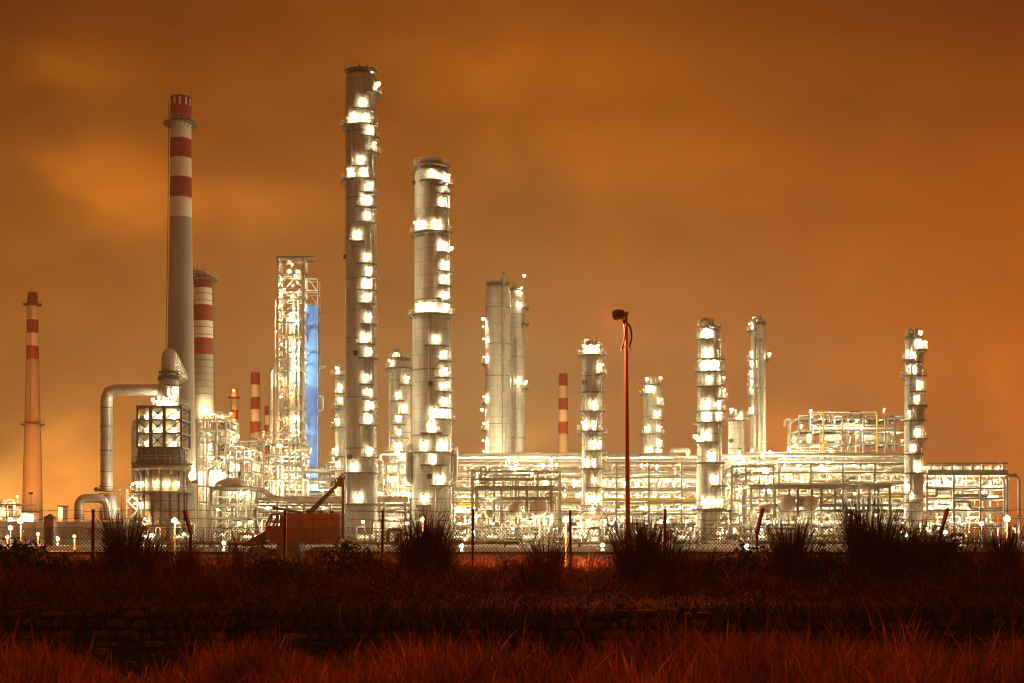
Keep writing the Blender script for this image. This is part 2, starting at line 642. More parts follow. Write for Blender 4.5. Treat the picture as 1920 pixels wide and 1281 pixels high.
# ------------------------------------------------------------------ distillation columns
def column(name, label, px, D, prof, blobs=(), rings=(), pipes=(), m='clad', power=420, manholes=(), top_pipe=True, seed=1, lens=0.26, cat='column', arc=0.0, top_cage=True):
    """prof: (row, radius in px) from the base up; blobs: (px, row[, kind]) lamps; rings: (row, from deg, to deg)"""
    rr = random.Random(seed)
    s = D / F
    root = thing(name, label, cat, (wx(px, D), D, 0))
    P = [(r * s, max(0.0, wz(y, D))) for y, r in prof]
    P[0] = (P[0][0], 0.0)
    # dome head
    rt, zt = P[-1]
    dome = [(rt * math.cos(t), zt + rt * 0.55 * math.sin(t)) for t in (.3, .6, .9, 1.2, 1.45)]
    sh = MB()
    body = P + dome + [(0.0001, zt + rt * .56)]
    sh.lathe(body, n=40)
    sh.build('shell', M[m], root, True)

    def r_at(z):
        for (r0, z0), (r1, z1) in zip(P, P[1:]):
            if z0 <= z <= z1:
                return r0 + (r1 - r0) * (z - z0) / max(1e-6, z1 - z0)
        return rt
    # stiffening bands
    z = 6.0 + rr.random() * 3
    while z < zt - 2:
        b = MB()
        r = r_at(z)
        b.lathe([(r - .02, -.09), (r + .07, -.09), (r + .07, .09), (r - .02, .09)], (0, 0, z), 40)
        b.build('band', M['steel2'], root)
        z += 7 + rr.random() * 6
    ringz = []
    for (y, a0, a1) in rings:
        z = wz(y, D)
        ringz.append((z, rad(a0), rad(a1)))
        ring_platform(root, r_at(z) - .02, z, rad(a0), rad(a1), .9)
    plats = []
    for b in blobs:
        x, y = b[0], b[1]
        kind = b[2] if len(b) > 2 else ''
        zc = wz(y, D)
        r = r_at(zc)
        off = (x - px) * s
        pw = power * (b[3] if len(b) > 3 else 1) * rr.choice((.45, .7, .7, 1.0, 1.0, 1.4))
        if kind == 'post':                      # lamp on a tall post standing off the vessel
            rp = max(r + .5, abs(off))
            a = math.asin(max(-1, min(1, off / max(rp, abs(off) + 1e-3))))
            yl = -0.4
            zl = zc
            mb_arm = (-(off - math.copysign(min(abs(off), r), off)) * .8, 0, -2.6)
            lamp(root, (off, yl, zl), pw, lens * 1.7, arm=mb_arm)
            continue
        rp = r + .62
        a = math.asin(max(-.97, min(.97, off / rp)))
        zp = zc - 1.25
        on_ring = [q for q in ringz if abs(q[0] - zp) < 1.9 and q[1] - .1 <= a <= q[2] + .1]
        if on_ring:
            zl = on_ring[0][0] + 1.7
        else:
            zl = zc + .45
            w = (1.3 + rr.random() * .9) / (r + .5)
            if kind != 'n':
                ring_platform(root, r - .02, zp, a - w, a + w)
                plats.append((zp, a, r))
        lamp(root, (rp * math.sin(a), -rp * math.cos(a), zl), pw, lens, arm=(-math.sin(a) * (rp - r), math.cos(a) * (rp - r), -.5))
    plats.sort(key=lambda q: q[0])
    prev = (wz(985, D), plats[0][1] if plats else 0.6, 0)
    for (zp, a, r) in plats + [(q[0], (q[2] + q[1]) / 2 if False else .75, r_at(q[0])) for q in ringz]:
        lo = max([q[0] for q in plats + ringz if q[0] < zp - 1.5] + [zp - 9])
        aa = a + (rr.random() - .5) * .3
        rl = r_at(zp) + .42
        ladder(root, rl * math.sin(aa), -rl * math.cos(aa), lo, zp + 1.1, aa)
    for (dx, y0, y1, rp) in pipes:
        z0, z1 = max(0, wz(y0, D)), wz(y1, D)
        r = r_at((z0 + z1) / 2) + rp * s + .25
        a = math.asin(max(-.98, min(.98, dx * s / r)))
        o_, c_ = math.sin(a), -math.cos(a)
        rin = r - rp * s - .3
        pts = fillet([(rin * o_, rin * c_, z0 - .001), (r * o_, r * c_, z0), (r * o_, r * c_, z1), (rin * o_, rin * c_, z1 + .001)], .5, 3)
        if z0 < 0.5:
            pts = fillet([(r * o_, r * c_, 0), (r * o_, r * c_, z1), (rin * o_, rin * c_, z1 + .001)], .5, 3)
        MB().tube(pts, rp * s, 10).build('riser_pipe', M['pipe'], root, True)
    for (x, y) in manholes:
        z = wz(y, D)
        r = r_at(z)
        a = math.asin(max(-.97, min(.97, (x - px) * s / r)))
        d = (math.sin(a), -math.cos(a))
        mb = MB().tube([(d[0] * (r - .1), d[1] * (r - .1), z), (d[0] * (r + .3), d[1] * (r + .3), z)], .42, 14)
        mb.tube([(d[0] * (r + .3), d[1] * (r + .3), z), (d[0] * (r + .4), d[1] * (r + .4), z)], .52, 14)
        mb.build('manhole', M['dark'], root)
    if top_cage:                                # head platform with nozzles above the dome
        zc = zt + rt * .5
        ring_platform(root, rt * .55, zc, rad(-160), rad(160), rt * .5)
        mb = MB()
        for k in range(5):
            a = rr.random() * 6.28
            q = (rt * .4 * math.cos(a), rt * .4 * math.sin(a))
            mb.tube([(*q, zc - .5), (*q, zc + .6 + rr.random() * 1.3)], .07 + rr.random() * .12, 6)
        mb.build('nozzle_cluster', M['steel2'], root)
    if top_pipe:                                # overhead vapour line bending over and down
        zc = zt + rt * .55
        pts = fillet([(0, 0, zc - .2), (0, 0, zc + rt * .75), (-rt * .75, -.2, zc + rt * .75), (-rt * .75, -.2, zc - .3)], rt * .35, 5)
        MB().tube(pts, rt * .16, 10).build('vapour_pipe', M['pipe'], root, True)
    return root


COLS = []
# the tallest, slender column
c = column('distillation_column', 'tallest dark slender column with a string of lamps up its right side', 677, 255,
       [(1018, 31), (865, 30), (862, 29), (150, 29)],
       [(684, 200), (663, 231), (690, 231), (700, 250), (705, 278), (680, 307), (656, 332), (685, 330), (697, 355), (692, 381),
        (694, 410), (672, 446), (693, 487), (698, 512), (694, 536), (693, 561), (695, 599), (690, 636), (697, 662), (691, 711),
        (697, 738), (700, 762), (698, 786), (698, 846), (664, 893), (674, 935), (697, 133, 'post', .5), (710, 158, 'post')],
       rings=[(241, -95, 60), (342, -95, 50), (180, 20, 110), (888, -70, 100), (946, -60, 70)],
       pipes=[(25, 1018, 215, 1.2), (-14, 340, 240, .8), (22, 860, 420, 1.6), (-26, 1018, 860, 1.6)], manholes=[(671, 666), (660, 858), (648, 483)], seed=3, power=430, top_pipe=False)
MB().tube(fillet([(-.6, -.4, wz(146, 255)), (-.6, -.4, wz(131, 255)), (1.4, -.4, wz(131, 255))], 1.0, 5), .16, 8).build('vent_pipe', M['steel2'], c, True)
zt = wz(150, 255)
# tall second column, wider below its waist walkway
c = column('distillation_column', 'second tallest column, broad and silvery, with a waist walkway and round head', 810, 255,
       [(1018, 37), (594, 36.5), (588, 33), (330, 32.5)],
       [(811, 333), (829, 342), (843, 338), (838, 357), (836, 384), (822, 409), (779, 430, '', .8), (792, 431, '', .6), (836, 466), (846, 466, 'post', .5),
        (839, 501), (838, 527), (815, 562), (838, 558), (839, 578), (783, 580, '', .8), (798, 583), (822, 640), (838, 668), (838, 699),
        (839, 725), (840, 755), (817, 775), (840, 774), (811, 802), (796, 828), (836, 838), (815, 860), (828, 915), (796, 936)],
       rings=[(440, -100, 75), (593, -100, 80), (789, 10, 80), (850, -80, 80), (874, -25, 40), (912, 0, 90)],
       pipes=[(33, 590, 330, 1.6), (35, 1018, 600, 1.4), (10, 1018, 800, 1.6), (-4, 850, 600, .9)], manholes=[(809, 724), (808, 895), (776, 345)], seed=5, m='clad2', power=430, top_pipe=False)
MB().tube(fillet([(-1.9, -1.2, wz(322, 255)), (-1.9, -1.2, wz(304, 255)), (1.4, -1.2, wz(304, 255)), (1.4, -1.2, wz(312, 255))], 1.1, 6), .62, 12).build('vapour_pipe', M['pipe'], c, True)
s = 255 / F
for sd, nm in ((-1, 'left'), (1, 'right')):     # the paired transfer pipes beside its lower part
    X0, X1 = sd * 30 * s, sd * 43 * s
    pts = fillet([(X0, -.6, wz(842, 255)), (X1, -.6, wz(838, 255)), (X1, -.6, wz(868, 255)), (X1 - sd * .1, -.6, wz(900, 255)), (X0, -.6, wz(905, 255))], 1.1, 5)
    MB().tube(pts, .62, 12).build('transfer_pipe', M['pipe'], c, True)
    mb = MB()
    for yy in (855, 868, 880):
        mb.bar((sd * 33 * s, -.6, wz(yy + 8, 255)), (X1, -.6, wz(yy, 255)), .16)
    mb.build('pipe_bracket', M['steel2'], c)

# the grey pair behind, reads as one thick and one thin vessel
column('absorber_column', 'thick pale grey column wrapped in sheet metal, ladder of lamps on its left edge', 934, 330,
       [(1014, 25), (560, 24), (543, 22)],
       [(906, 598, 'post', .35), (906, 617, 'n', .6), (907, 640, 'n', .7), (907, 670, 'n', .7), (907, 740, 'n', .7), (904, 768, 'post', .3), (907, 793, 'n', .7), (906, 830, 'n', .7), (907, 850, 'n', .7)],
       rings=[(684, -100, -55), (758, -100, -55), (808, -100, -55)],
       pipes=[(11, 1014, 516, 2.7)], m='clad2', seed=8, power=500, top_pipe=False)
column('stripper_column', 'narrow dark column with looping side pipes, right behind the thick pale grey one', 965, 336,
       [(1014, 20), (560, 19.5), (553, 18.5)],
       [(983, 517, 'post', .8), (978, 546, 'n'), (986, 716, 'post', .8), (974, 716, 'n', .8), (976, 575, 'n', .4)],
       rings=[(580, 40, 110), (610, 40, 110), (730, 40, 110)],
       pipes=[(-6, 1014, 565, 1.6), (3, 1014, 640, 1.8), (12, 1000, 850, 2)], m='clad2', seed=9, power=420, top_pipe=False)
column('reactor_column', 'slim column with a wide lamp-lit crown platform, standing on a white base table', 1110, 256,
       [(1018, 20), (950, 19), (660, 18.5)],
       [(1093, 657), (1106, 657), (1120, 658), (1129, 686), (1111, 761), (1091, 797), (1112, 797), (1111, 836), (1124, 838, 'n', .5), (1096, 866), (1112, 868), (1114, 902), (1104, 936), (1120, 938), (1110, 955)],
       rings=[(668, -110, 110), (703, 20, 100), (737, -80, 80), (773, -60, 60), (810, -110, 110), (847, -30, 90), (880, -90, 60)],
       pipes=[(0, 1000, 650, .9), (5, 1000, 780, .8), (-14, 1000, 700, .8)], manholes=[(1097, 718)], m='clad3', seed=11, power=400)
column('distillation_column', 'short lamp-hung column between the orange street lamp and the ribbed bright tower', 1222, 330,
       [(1014, 17), (735, 16.5), (728, 16)],
       [(1213, 710, 'post', .6), (1238, 709, 'post', .6), (1210, 731), (1218, 731), (1240, 753), (1232, 778), (1238, 805), (1209, 808), (1238, 831), (1213, 848), (1238, 848)],
       rings=[(740, -110, 0), (815, -90, 90)], pipes=[(-14, 1014, 740, .8), (6, 1014, 740, .8)], m='clad3', seed=13, power=420)
column('distillation_column', 'brightest ribbed column with two blazing full-width lamp rings, right of centre', 1330, 252,
       [(1018, 25), (945, 24), (800, 22.5), (626, 21)],
       [(1317, 628), (1323, 633), (1323, 664), (1316, 688, '', 1.3), (1328, 688, '', 1.3), (1342, 688, '', 1.3), (1325, 713), (1355, 714), (1357, 736), (1318, 759), (1346, 758), (1319, 784, '', 1.3), (1348, 784, '', 1.3),
        (1303, 818, 'post', .5), (1318, 818), (1330, 857), (1338, 898), (1318, 944), (1340, 938), (1350, 940)],
       rings=[(639, -70, 10), (676, -60, 70), (699, -80, 80), (727, -60, 60), (773, -80, 80), (794, -95, 95), (869, -60, 60), (912, 0, 70), (955, -95, 95)],
       pipes=[(-17, 1018, 640, .9), (14, 1018, 660, .9), (19, 800, 640, 1)], m='clad3', seed=17, power=420)
column('surge_column', 'stubby column with a bent overhead pipe, tucked right of the brightest ribbed tower', 1380, 300,
       [(1015, 15), (795, 14.5), (786, 14)],
       [(1371, 768, 'post', .7), (1386, 774, '', .8)], rings=[(790, -70, 70)], pipes=[(10, 1015, 780, 2.2)], manholes=[(1370, 827)], m='clad2', seed=19, power=500)
column('distillation_column', 'slim two-pipe column with lamps down its left edge and orange-lit right flank', 1422, 312,
       [(1015, 14), (620, 13.5), (612, 13)],
       [(1414, 597, 'post'), (1404, 614), (1406, 665), (1407, 683), (1406, 701), (1407, 718), (1406, 732), (1405, 770), (1407, 848), (1442, 664, 'post')],
       rings=[(622, -110, -20), (675, 50, 110)], pipes=[(-10, 1015, 600, 3), (-2, 1015, 640, 2.2), (5, 1015, 640, 2)], m='clad2', seed=23, power=420)
column('distillation_column', 'rightmost tall column with an orange-lit pipe down its right side', 1713, 258,
       [(1018, 18), (640, 15.5)],
       [(1725, 623, 'post', .7), (1720, 649), (1733, 643, 'post', .7), (1697, 664), (1708, 669), (1700, 692), (1708, 693), (1722, 723), (1714, 751), (1700, 777), (1717, 814), (1706, 840), (1716, 876), (1698, 914), (1704, 930)],
       rings=[(658, 0, 100), (706, -100, 60), (762, -40, 110), (790, -100, 40), (824, -30, 90), (888, -100, 100)],
       pipes=[(-12, 1018, 650, 1.8), (-6, 1018, 650, 1.2), (-2, 1018, 650, .8)], m='clad3', seed=29, power=420)
root = [o for o in col.objects if o.get('label', '').startswith('rightmost tall column')][0]
s = 258 / F
MB().tube(fillet([(13.5 * s, -.8, 0), (13.5 * s, -.8, wz(662, 258)), (8 * s, -.4, wz(658, 258))], .6), 2.4 * s, 12).build('orange_lit_pipe', M['orange'], root, True)  # orange light on this pipe is put into its paint colour
column('distillation_column', 'dim column with stacked small platforms between the two tallest towers', 750, 300,
       [(1015, 22), (690, 20.5), (682, 19)],
       [(743, 664, 'post'), (731, 682, 'n', .5), (767, 713), (747, 743), (760, 768), (749, 787), (751, 812), (747, 841), (758, 860)],
       rings=[(692, -90, 90), (848, -90, 90)], pipes=[(-19, 1015, 690, 1), (-6, 830, 700, .9), (3, 830, 700, .9)], m='clad3', seed=31, power=380)
column('knockout_column', 'thin half-hidden column close against the left side of the tallest tower', 637, 300,
       [(1015, 9), (705, 8.5), (698, 8)],
       [(632, 690, 'post'), (640, 728), (641, 752), (631, 795), (626, 845), (632, 872), (632, 698, 'n')],
       rings=[(705, -100, 60), (768, -100, 0), (802, -100, 60), (857, -100, 60)], pipes=[(6, 1015, 710, 1)], m='clad3', seed=37, power=380)


# ------------------------------------------------------------------ chimney stacks
def stack(name, label, px, D, prof, bands, gallery=(), lad=None, seams=(), crown=None, m='conc', windows=(), group=None):
    s = D / F
    root = thing(name, label, 'chimney', (wx(px, D), D, 0), group)
    pts = sorted(prof, key=lambda q: -q[0])

    def r_at(y):
        for (y0, r0), (y1, r1) in zip(pts, pts[1:]):
            if y1 <= y <= y0:
                return r0 + (r1 - r0) * (y0 - y) / (y0 - y1)
        return pts[-1][1]
    ys = sorted({q[0] for q in pts} | {b for q in bands for b in q[:2]}, reverse=True)
    body, mats = [], []
    for i, y in enumerate(ys):
        body.append((r_at(y) * s, max(0, wz(y, D))))
        if i:
            mid = (ys[i - 1] + y) / 2
            k = 0
            for (b0, b1, q) in bands:
                if b0 <= mid <= b1:
                    k = q
            mats.append(k)
    body[0] = (body[0][0], 0)
    rt = body[-1][0]
    body += [(rt * .82, body[-1][1]), (rt * .82, body[-1][1] - 1.5)]
    mats += [mats[-1], mats[-1]]
    MB().lathe(body, n=40, mats=mats).build('shaft', [M[m], M['bandw'], M['bandr']], root, True)
    for y in gallery:
        ring_platform(root, r_at(y) * s - .02, wz(y, D), rad(-179.9), rad(179.9), 1.25)
    if lad:
        a = rad(lad[0])
        rl = (r_at(lad[1]) + r_at(lad[2])) / 2 * s + .35
        mb = MB()
        n = 14
        P2 = []
        for i in range(n + 1):
            y = lad[1] + (lad[2] - lad[1]) * i / n
            q = r_at(y) * s + .28
            P2.append(Vector((q * math.sin(a), -q * math.cos(a), wz(y, D))))
        for k in (-.3, .3):
            mb.tube([p + Vector((k * math.cos(a), k * math.sin(a), 0)) for p in P2], .06, 4)
        for p, q in zip(P2, P2[1:]):
            m_ = int((q.z - p.z) / .8)
            for i in range(m_):
                c = p + (q - p) * i / m_
                mb.box(tuple(c), (.6, .08, .06), a)
        mb.build('ladder', M['steel2'], root)
    for y in seams:
        r = r_at(y) * s
        MB().lathe([(r, -.06), (r + .07, -.06), (r + .07, .06), (r, .06)], (0, 0, wz(y, D)), 36).build('seam_ring', M['steel2'], root)
    for (x, y, w, h) in windows:
        r = r_at(y) * s
        a = math.asin(max(-1, min(1, (x - px) * s / r)))
        MB().box((r * math.sin(a), -r * math.cos(a), wz(y, D)), (w * s, .24, h * s), a).build('vent_slot', M['bandw'], root)
    for k in range(3):
        rods = MB()
        a = .6 + k * 2.1
        rods.tube([(rt * math.cos(a), rt * math.sin(a), body[-3][1] - .3), (rt * math.cos(a), rt * math.sin(a), body[-3][1] + 1.7)], .05, 4)
        rods.build('lightning_rod', M['steel2'], root)
    return root


stack('chimney_stack', 'tallest chimney, grey concrete with red and white bands on its upper third', 339, 265,
      [(1018, 30), (700, 25), (408, 20.5), (232, 19.5), (186, 20.5), (183, 20)],
      [(183, 232, 2), (232, 262, 1), (262, 298, 2), (298, 334, 1), (334, 372, 2), (372, 409, 1)],
      gallery=(233,), lad=(-78, 700, 190), windows=[(x, 194, 3.2, 13) for x in (323, 332, 342, 352, 358)])
stack('chimney_stack', 'plated red and white chimney just right of the tallest one', 381, 282,
      [(1018, 20), (760, 19.3), (640, 19), (524, 16), (516, 14)],
      [(516, 541, 2), (541, 573, 1), (573, 603, 2), (603, 635, 1), (635, 666, 2), (666, 780, 0)], m='conc2',
      gallery=(524,), lad=(80, 760, 520), seams=(552, 565, 588, 615, 629, 650, 677, 690, 702, 715, 727, 740, 790, 805, 820))
stack('chimney_stack', 'banded chimney almost hidden behind the plated red and white one', 372, 320,
      [(1014, 14), (508, 12)], [(508, 535, 2), (535, 565, 1), (565, 592, 2), (592, 620, 1), (620, 645, 2)], m='conc2', gallery=(520,))
stack('chimney_stack', 'far left chimney, orange-lit and tapering, with a collar halfway down', 61, 450,
      [(1010, 19.2), (880, 17), (800, 14.5), (670, 11.5), (570, 10), (549, 8.5)],
      [(549, 574, 2), (574, 600, 1), (600, 625, 2), (625, 649, 1), (649, 674, 2)], gallery=(571, 796), m='conc2', lad=(0, 790, 575))
stack('chimney_stack', 'small distant chimney with a glowing tip, left of the lattice tower', 439, 620,
      [(1006, 10), (729, 7)], [(729, 748, 2), (748, 769, 1), (769, 787, 2), (787, 808, 1), (808, 830, 2)], m='conc2', gallery=(745,))
stack('chimney_stack', 'distant chimney with even rust-red and cream bands, left of the lattice tower', 479, 760,
      [(1005, 11.5), (699, 8.3)], [(699, 722, 2), (722, 745, 1), (745, 768, 2), (768, 791, 1), (791, 813, 2)], m='conc2')
stack('chimney_stack', 'short faded chimney partly hidden by the lattice tower legs', 502, 700,
      [(1006, 8), (766, 6)], [(762, 779, 2), (779, 797, 1), (797, 815, 2), (815, 830, 1), (830, 852, 2)], m='conc2')
stack('chimney_stack', 'lone distant banded chimney between the pale grey column and the slim crowned column', 1056, 700,
      [(1006, 11), (701, 8.2)], [(701, 724, 2), (724, 747, 1), (747, 769, 2), (769, 791, 1), (791, 814, 2)], m='conc2')
far = [o for o in col.objects if o.get('label', '').startswith('small distant chimney')][0]
for (x, y) in ((441, 733), (436, 776), (444, 800)):
    lamp(far, ((x - 439) * 620 / F, -3.6, wz(y, 620)), 2600, .7, SODIUM, 'sodium', arm=(0, 1.5, -.5))


# ------------------------------------------------------------------ fired heater on the left
def heater():
    D = 250.0
    s = D / F
    root = thing('fired_heater', 'round fired heater with a lamp-lit steel-framed box on top, left of the yellow-lit yard', 'furnace', (wx(304, D), D, 0))
    X = lambda px: (px - 304) * s
    Z = lambda py: wz(py, D)
    r = 44 * s
    MB().lathe([(r, Z(988)), (r, Z(884)), (r * .97, Z(878))], n=40).build('shell', M['rust'], root, True)
    legs = 12
    for k in range(legs):
        a = 2 * math.pi * k / legs
        MB().bar((r * .95 * math.sin(a), -r * .95 * math.cos(a), 0), (r * .95 * math.sin(a), -r * .95 * math.cos(a), Z(986)), .5).build('leg', M['steel2'], root)
    for k in range(16):
        a = 2 * math.pi * (k + .5) / 16
        MB().bar(((r + .12) * math.sin(a), -(r + .12) * math.cos(a), Z(988)), ((r + .12) * math.sin(a), -(r + .12) * math.cos(a), Z(884)), .3, .3).build('rib', M['dark'], root)
    mb = MB()
    for y in (940, 956, 972):
        z = Z(y)
        mb.lathe([(r, -.07), (r + .09, -.07), (r + .09, .07), (r, .07)], (0, 0, z), 40)
    mb.build('stiffener', M['dark'], root)
    # inspection doors
    for a in (-.7, -.25, .2, .65):
        mb = MB().box(((r + .1) * math.sin(a), -(r + .1) * math.cos(a), Z(900)), (.8, .25, 1.0), a)
        mb.build('hatch', M['steel2'], root)
    ring_platform(root, r, Z(924), rad(-179.9), rad(179.9), 1.3)
    ring_platform(root, r, Z(986), rad(-179.9), rad(179.9), 1.0)
    # header ring duct and its slanted brackets
    pts = [(51 * s * math.cos(t), 51 * s * math.sin(t), Z(878)) for t in [2 * math.pi * k / 40 for k in range(41)]]
    MB().tube(pts, .42, 10, False).build('ring_header', M['rust'], root, True)
    for k in range(14):
        a = 2 * math.pi * (k + .3) / 14
        MB().bar((r * math.sin(a), -r * math.cos(a), Z(893)), (52 * s * math.sin(a), -52 * s * math.cos(a), Z(881)), .22).build('bracket', M['steel2'], root)
    ring_platform(root, 46 * s, Z(869), rad(-179.9), rad(179.9), 1.0, 'dark')
    # dark transition drum
    MB().lathe([(45 * s, Z(873)), (44 * s, Z(845)), (42 * s, Z(841))], n=24).build('transition_drum', M['dark'], root)
    for k in range(18):
        mb = MB()
        a = 2 * math.pi * k / 18
        mb.bar((45.5 * s * math.sin(a), -45.5 * s * math.cos(a), Z(868)), (45 * s * math.sin(a), -45 * s * math.cos(a), Z(846)), .14)
        mb.build('drum_rib', M['steel2'], root)
    # white box inside a dark steel frame
    x0, x1, z0, z1 = X(267), X(348), Z(841), Z(766)
    dpt = 6.4
    yf = -3.2
    MB().box(((x0 + x1) / 2, 0, (z0 + z1) / 2), (x1 - x0 - 2.2, dpt - 2.0, z1 - z0 - .4)).build('casing', M['white'], root)
    xs = [x0, X(291.5), X(316.5), x1]
    zs = [z0, Z(815), Z(790), z1]
    for yy in (yf, -yf):
        for i, x in enumerate(xs):
            w = .55 if i in (1, 2) else .36
            MB().box((x, yy, (z0 + z1) / 2), (w, w, z1 - z0)).build('post', M['dark'], root)
        for z in zs:
            mb = MB()
            for a, b in zip(xs, xs[1:]):
                mb.bar((a + .2, yy, z), (b - .2, yy, z), .3)
            mb.build('beam', M['dark'], root)
        for za, zb in zip(zs, zs[1:]):
            mb = MB()
            mb.bar((xs[0] + .2, yy, zb - .2), (xs[1] - .2, yy, za + .2), .16)
            mb.bar((xs[3] - .2, yy, zb - .2), (xs[2] + .2, yy, za + .2), .16)
            cx, cz = (xs[1] + xs[2]) / 2, (za + zb) / 2
            for sx in (-1, 1):
                for sz in (-1, 1):
                    mb.bar((cx, yy + .02, cz), (cx + sx * (xs[2] - xs[1]) * .5, yy + .02, cz + sz * (zb - za) * .5), .15)
            mb.box((cx, yy - .02, cz), (.5, .22, .5))
            mb.build('bracing', M['dark'], root)
    for x in (x0, x1):
        for z in zs:
            MB().bar((x, yf + .2, z), (x, -yf - .2, z), .3).build('beam', M['dark'], root)
    for z in zs[:-1]:                      # walkways and lamps between frame and casing
        mb = MB().box(((x0 + x1) / 2, yf + .55, z), (x1 - x0 - .4, .9, .08))
        mb.build('walkway', M['deck'], root)
        rb = MB()
        railing(rb, [(x0 + .3, yf + .3, z + .05), (x1 - .3, yf + .3, z + .05)], gap=1.0)
        rb.build('railing', M['steel'], root)
    for x, zz in ((279, 806), (279, 781), (304, 780), (304, 806), (333, 806), (333, 781), (279, 831), (333, 831), (340, 775)):
        lamp(root, (X(x), yf + .75, Z(zz)), 330, .22, WARM, arm=(0, .45, -.3))
    # roof deck, railing, lamps
    MB().box(((x0 + x1) / 2, 0, z1 + .12), (x1 - x0 + .5, dpt + .6, .2)).build('roof_deck', M['dark'], root)
    rb = MB()
    e = .2
    railing(rb, [(x0, -3.4, z1 + .2), (x1, -3.4, z1 + .2), (x1, 3.4, z1 + .2), (x0, 3.4, z1 + .2), (x0, -3.4, z1 + .2)], gap=1.0)
    rb.build('railing', M['steel'], root)
    for x, y, p in ((294, 751, 700), (302, 756, 300), (321, 750, 500), (326, 756, 400), (337, 759, 300)):
        lamp(root, (X(x), -2.8, Z(y)), p, .3, WARM, arm=(0, .3, -1.2))
    # neck, flange and the swan-neck breech
    nk = 18.5 * s
    cx = X(317)
    MB().lathe([(nk, z1 + .2), (nk, Z(712))], (cx, 0, 0), 32).build('neck', M['clad2'], root, True)
    mb = MB()
    for y, q in ((712, 21), (707, 20), (699, 19)):
        mb.lathe([(15 * s, -.18), (q * s, -.18), (q * s, .18), (15 * s, .18)], (cx, 0, Z(y)), 32)
    mb.build('flange', M['dark'], root)
    ring_platform(root, nk, Z(725), rad(20), rad(100), 1.6)
    lamp(root, (X(334), -1.2, Z(728)), 700, .3, WARM, arm=(-.6, .6, -.4))
    MB().tube(fillet([(X(311), -1.4, z1 + .2), (X(311), -1.4, Z(727)), (X(311) + .3, .6, Z(724))], 1.4, 6), 1.15, 18).build('bypass_duct', M['duct'], root, True)
    # lamps on the lower walkways
    for a in (-.95, -.55, -.02, .42, .85):
        lamp(root, ((r + .62) * math.sin(a), -(r + .62) * math.cos(a), Z(905)), 300, .22, WARM, arm=(-math.sin(a) * .6, math.cos(a) * .6, -.3))
    for a in (-1.0, -.6):
        lamp(root, ((r + .8) * math.sin(a), -(r + .8) * math.cos(a), Z(944)), 380, .24, WARM, arm=(-math.sin(a) * .7, math.cos(a) * .7, -.3))
    lamp(root, (X(286), -4.9, Z(972)), 420, .26, WARM, arm=(0, .6, -.3))
    # stair at the left flank
    mb = MB()
    for k in range(5):
        za, zb = Z(1012 - k * 18), Z(1012 - (k + 1) * 18)
        q = (-1) ** k
        for yy in (-1.5, -.7):
            mb.bar((X(252) - q * .9, yy, za), (X(252) + q * .9, yy, zb), .14)
    for xx in (-1, 1):
        for yy in (-1.6, -.6):
            mb.bar((X(252) + xx, yy, 0), (X(252) + xx, yy, Z(918)), .12)
    mb.build('stair_tower', M['steel'], root)
    lamp(root, (X(254), -1.8, Z(908)), 400, .26, WARM, arm=(.5, .3, -.3))
    lamp(root, (X(258), -2.0, Z(934)), 300, .24, WARM, arm=(.5, .3, -.3))
    return root


heater()

D = 250.0
s = D / F
br = thing('breech_duct', 'swan-neck duct leading from the heater top into the tallest chimney', 'duct', (wx(316, D), D, 0))
Zf = lambda y: wz(y, D)
pts = fillet([(0, 0, Zf(704)), (0, 0, Zf(662)), (-.9, 13.4, Zf(692))], 2.6, 8)
MB().tube(pts, 13.4 * s, 28).build('duct', M['duct'], br, True)
mb = MB()
a, b = Vector(pts[-2]), Vector(pts[-1])
for k in range(9):
    p = a + (b - a) * (.02 + k * .11)
    d = (b - a).normalized() * .16
    mb.tube([p - d, p + d], 13.4 * s + .09, 28)
mb.build('bellows', M['duct'], br, True)

sd = thing('flue_duct', 'big bare metal duct running left from the heater then straight down', 'duct', (wx(200, D), D - .5, 0))
x1 = wx(300, D) - wx(200, D)
r = 11.2 * s
c1 = 14 * s
pts = [(x1, .4, Zf(732)), (c1 + .2, .4, Zf(732)), (c1 * .35, .4, Zf(735.5)), (0.0, .4, Zf(748)), (0, .4, Zf(921))]
MB().tube(pts, r, 28).build('duct', M['duct'], sd, True)
mb = MB()
for y in (913, 917, 921, 926):
    mb.lathe([(r - .05, -.09), (r + .28, -.09), (r + .28, .09), (r - .05, .09)], (0, .4, Zf(y)), 28)
mb.build('flange', M['steel2'], sd)
MB().lathe([(r * 1.0, Zf(928)), (r * 1.75, Zf(962)), (r * 1.75, Zf(975))], (.6, .4, 0), 20).build('hopper', M['duct'], sd, True)
MB().box((.8, .4, Zf(1000)), (5.2, 4.2, Zf(975) - .05)).build('fan_casing', M['steel2'], sd)
mb = MB()
for k in (-1, 0, 1):
    mb.box((.8 + k * 1.7, -1.75, Zf(996)), (.16, .12, Zf(978)))
mb.build('casing_rib', M['dark'], sd)
mb = MB()
mb.box((r + .9, -.6, Zf(929)), (1.8, 1.4, .1))
railing(mb, [(r, -1.3, Zf(929)), (r + 1.8, -1.3, Zf(929)), (r + 1.8, .1, Zf(929))], gap=.9)
mb.build('access_platform', M['steel'], sd)
mb = MB().ball((-r - .55, -.3, Zf(918)), .42, 10, 6).tube([(-r - .5, -.3, Zf(918)), (-r + .1, .2, Zf(920))], .2, 6)
mb.build('damper_motor', M['dark'], sd)
for zz in (765, 800, 845, 885):
    MB().lathe([(r - .02, -.1), (r + .06, -.1), (r + .06, .1), (r - .02, .1)], (0, .4, Zf(zz)), 28).build('band', M['steel2'], sd)

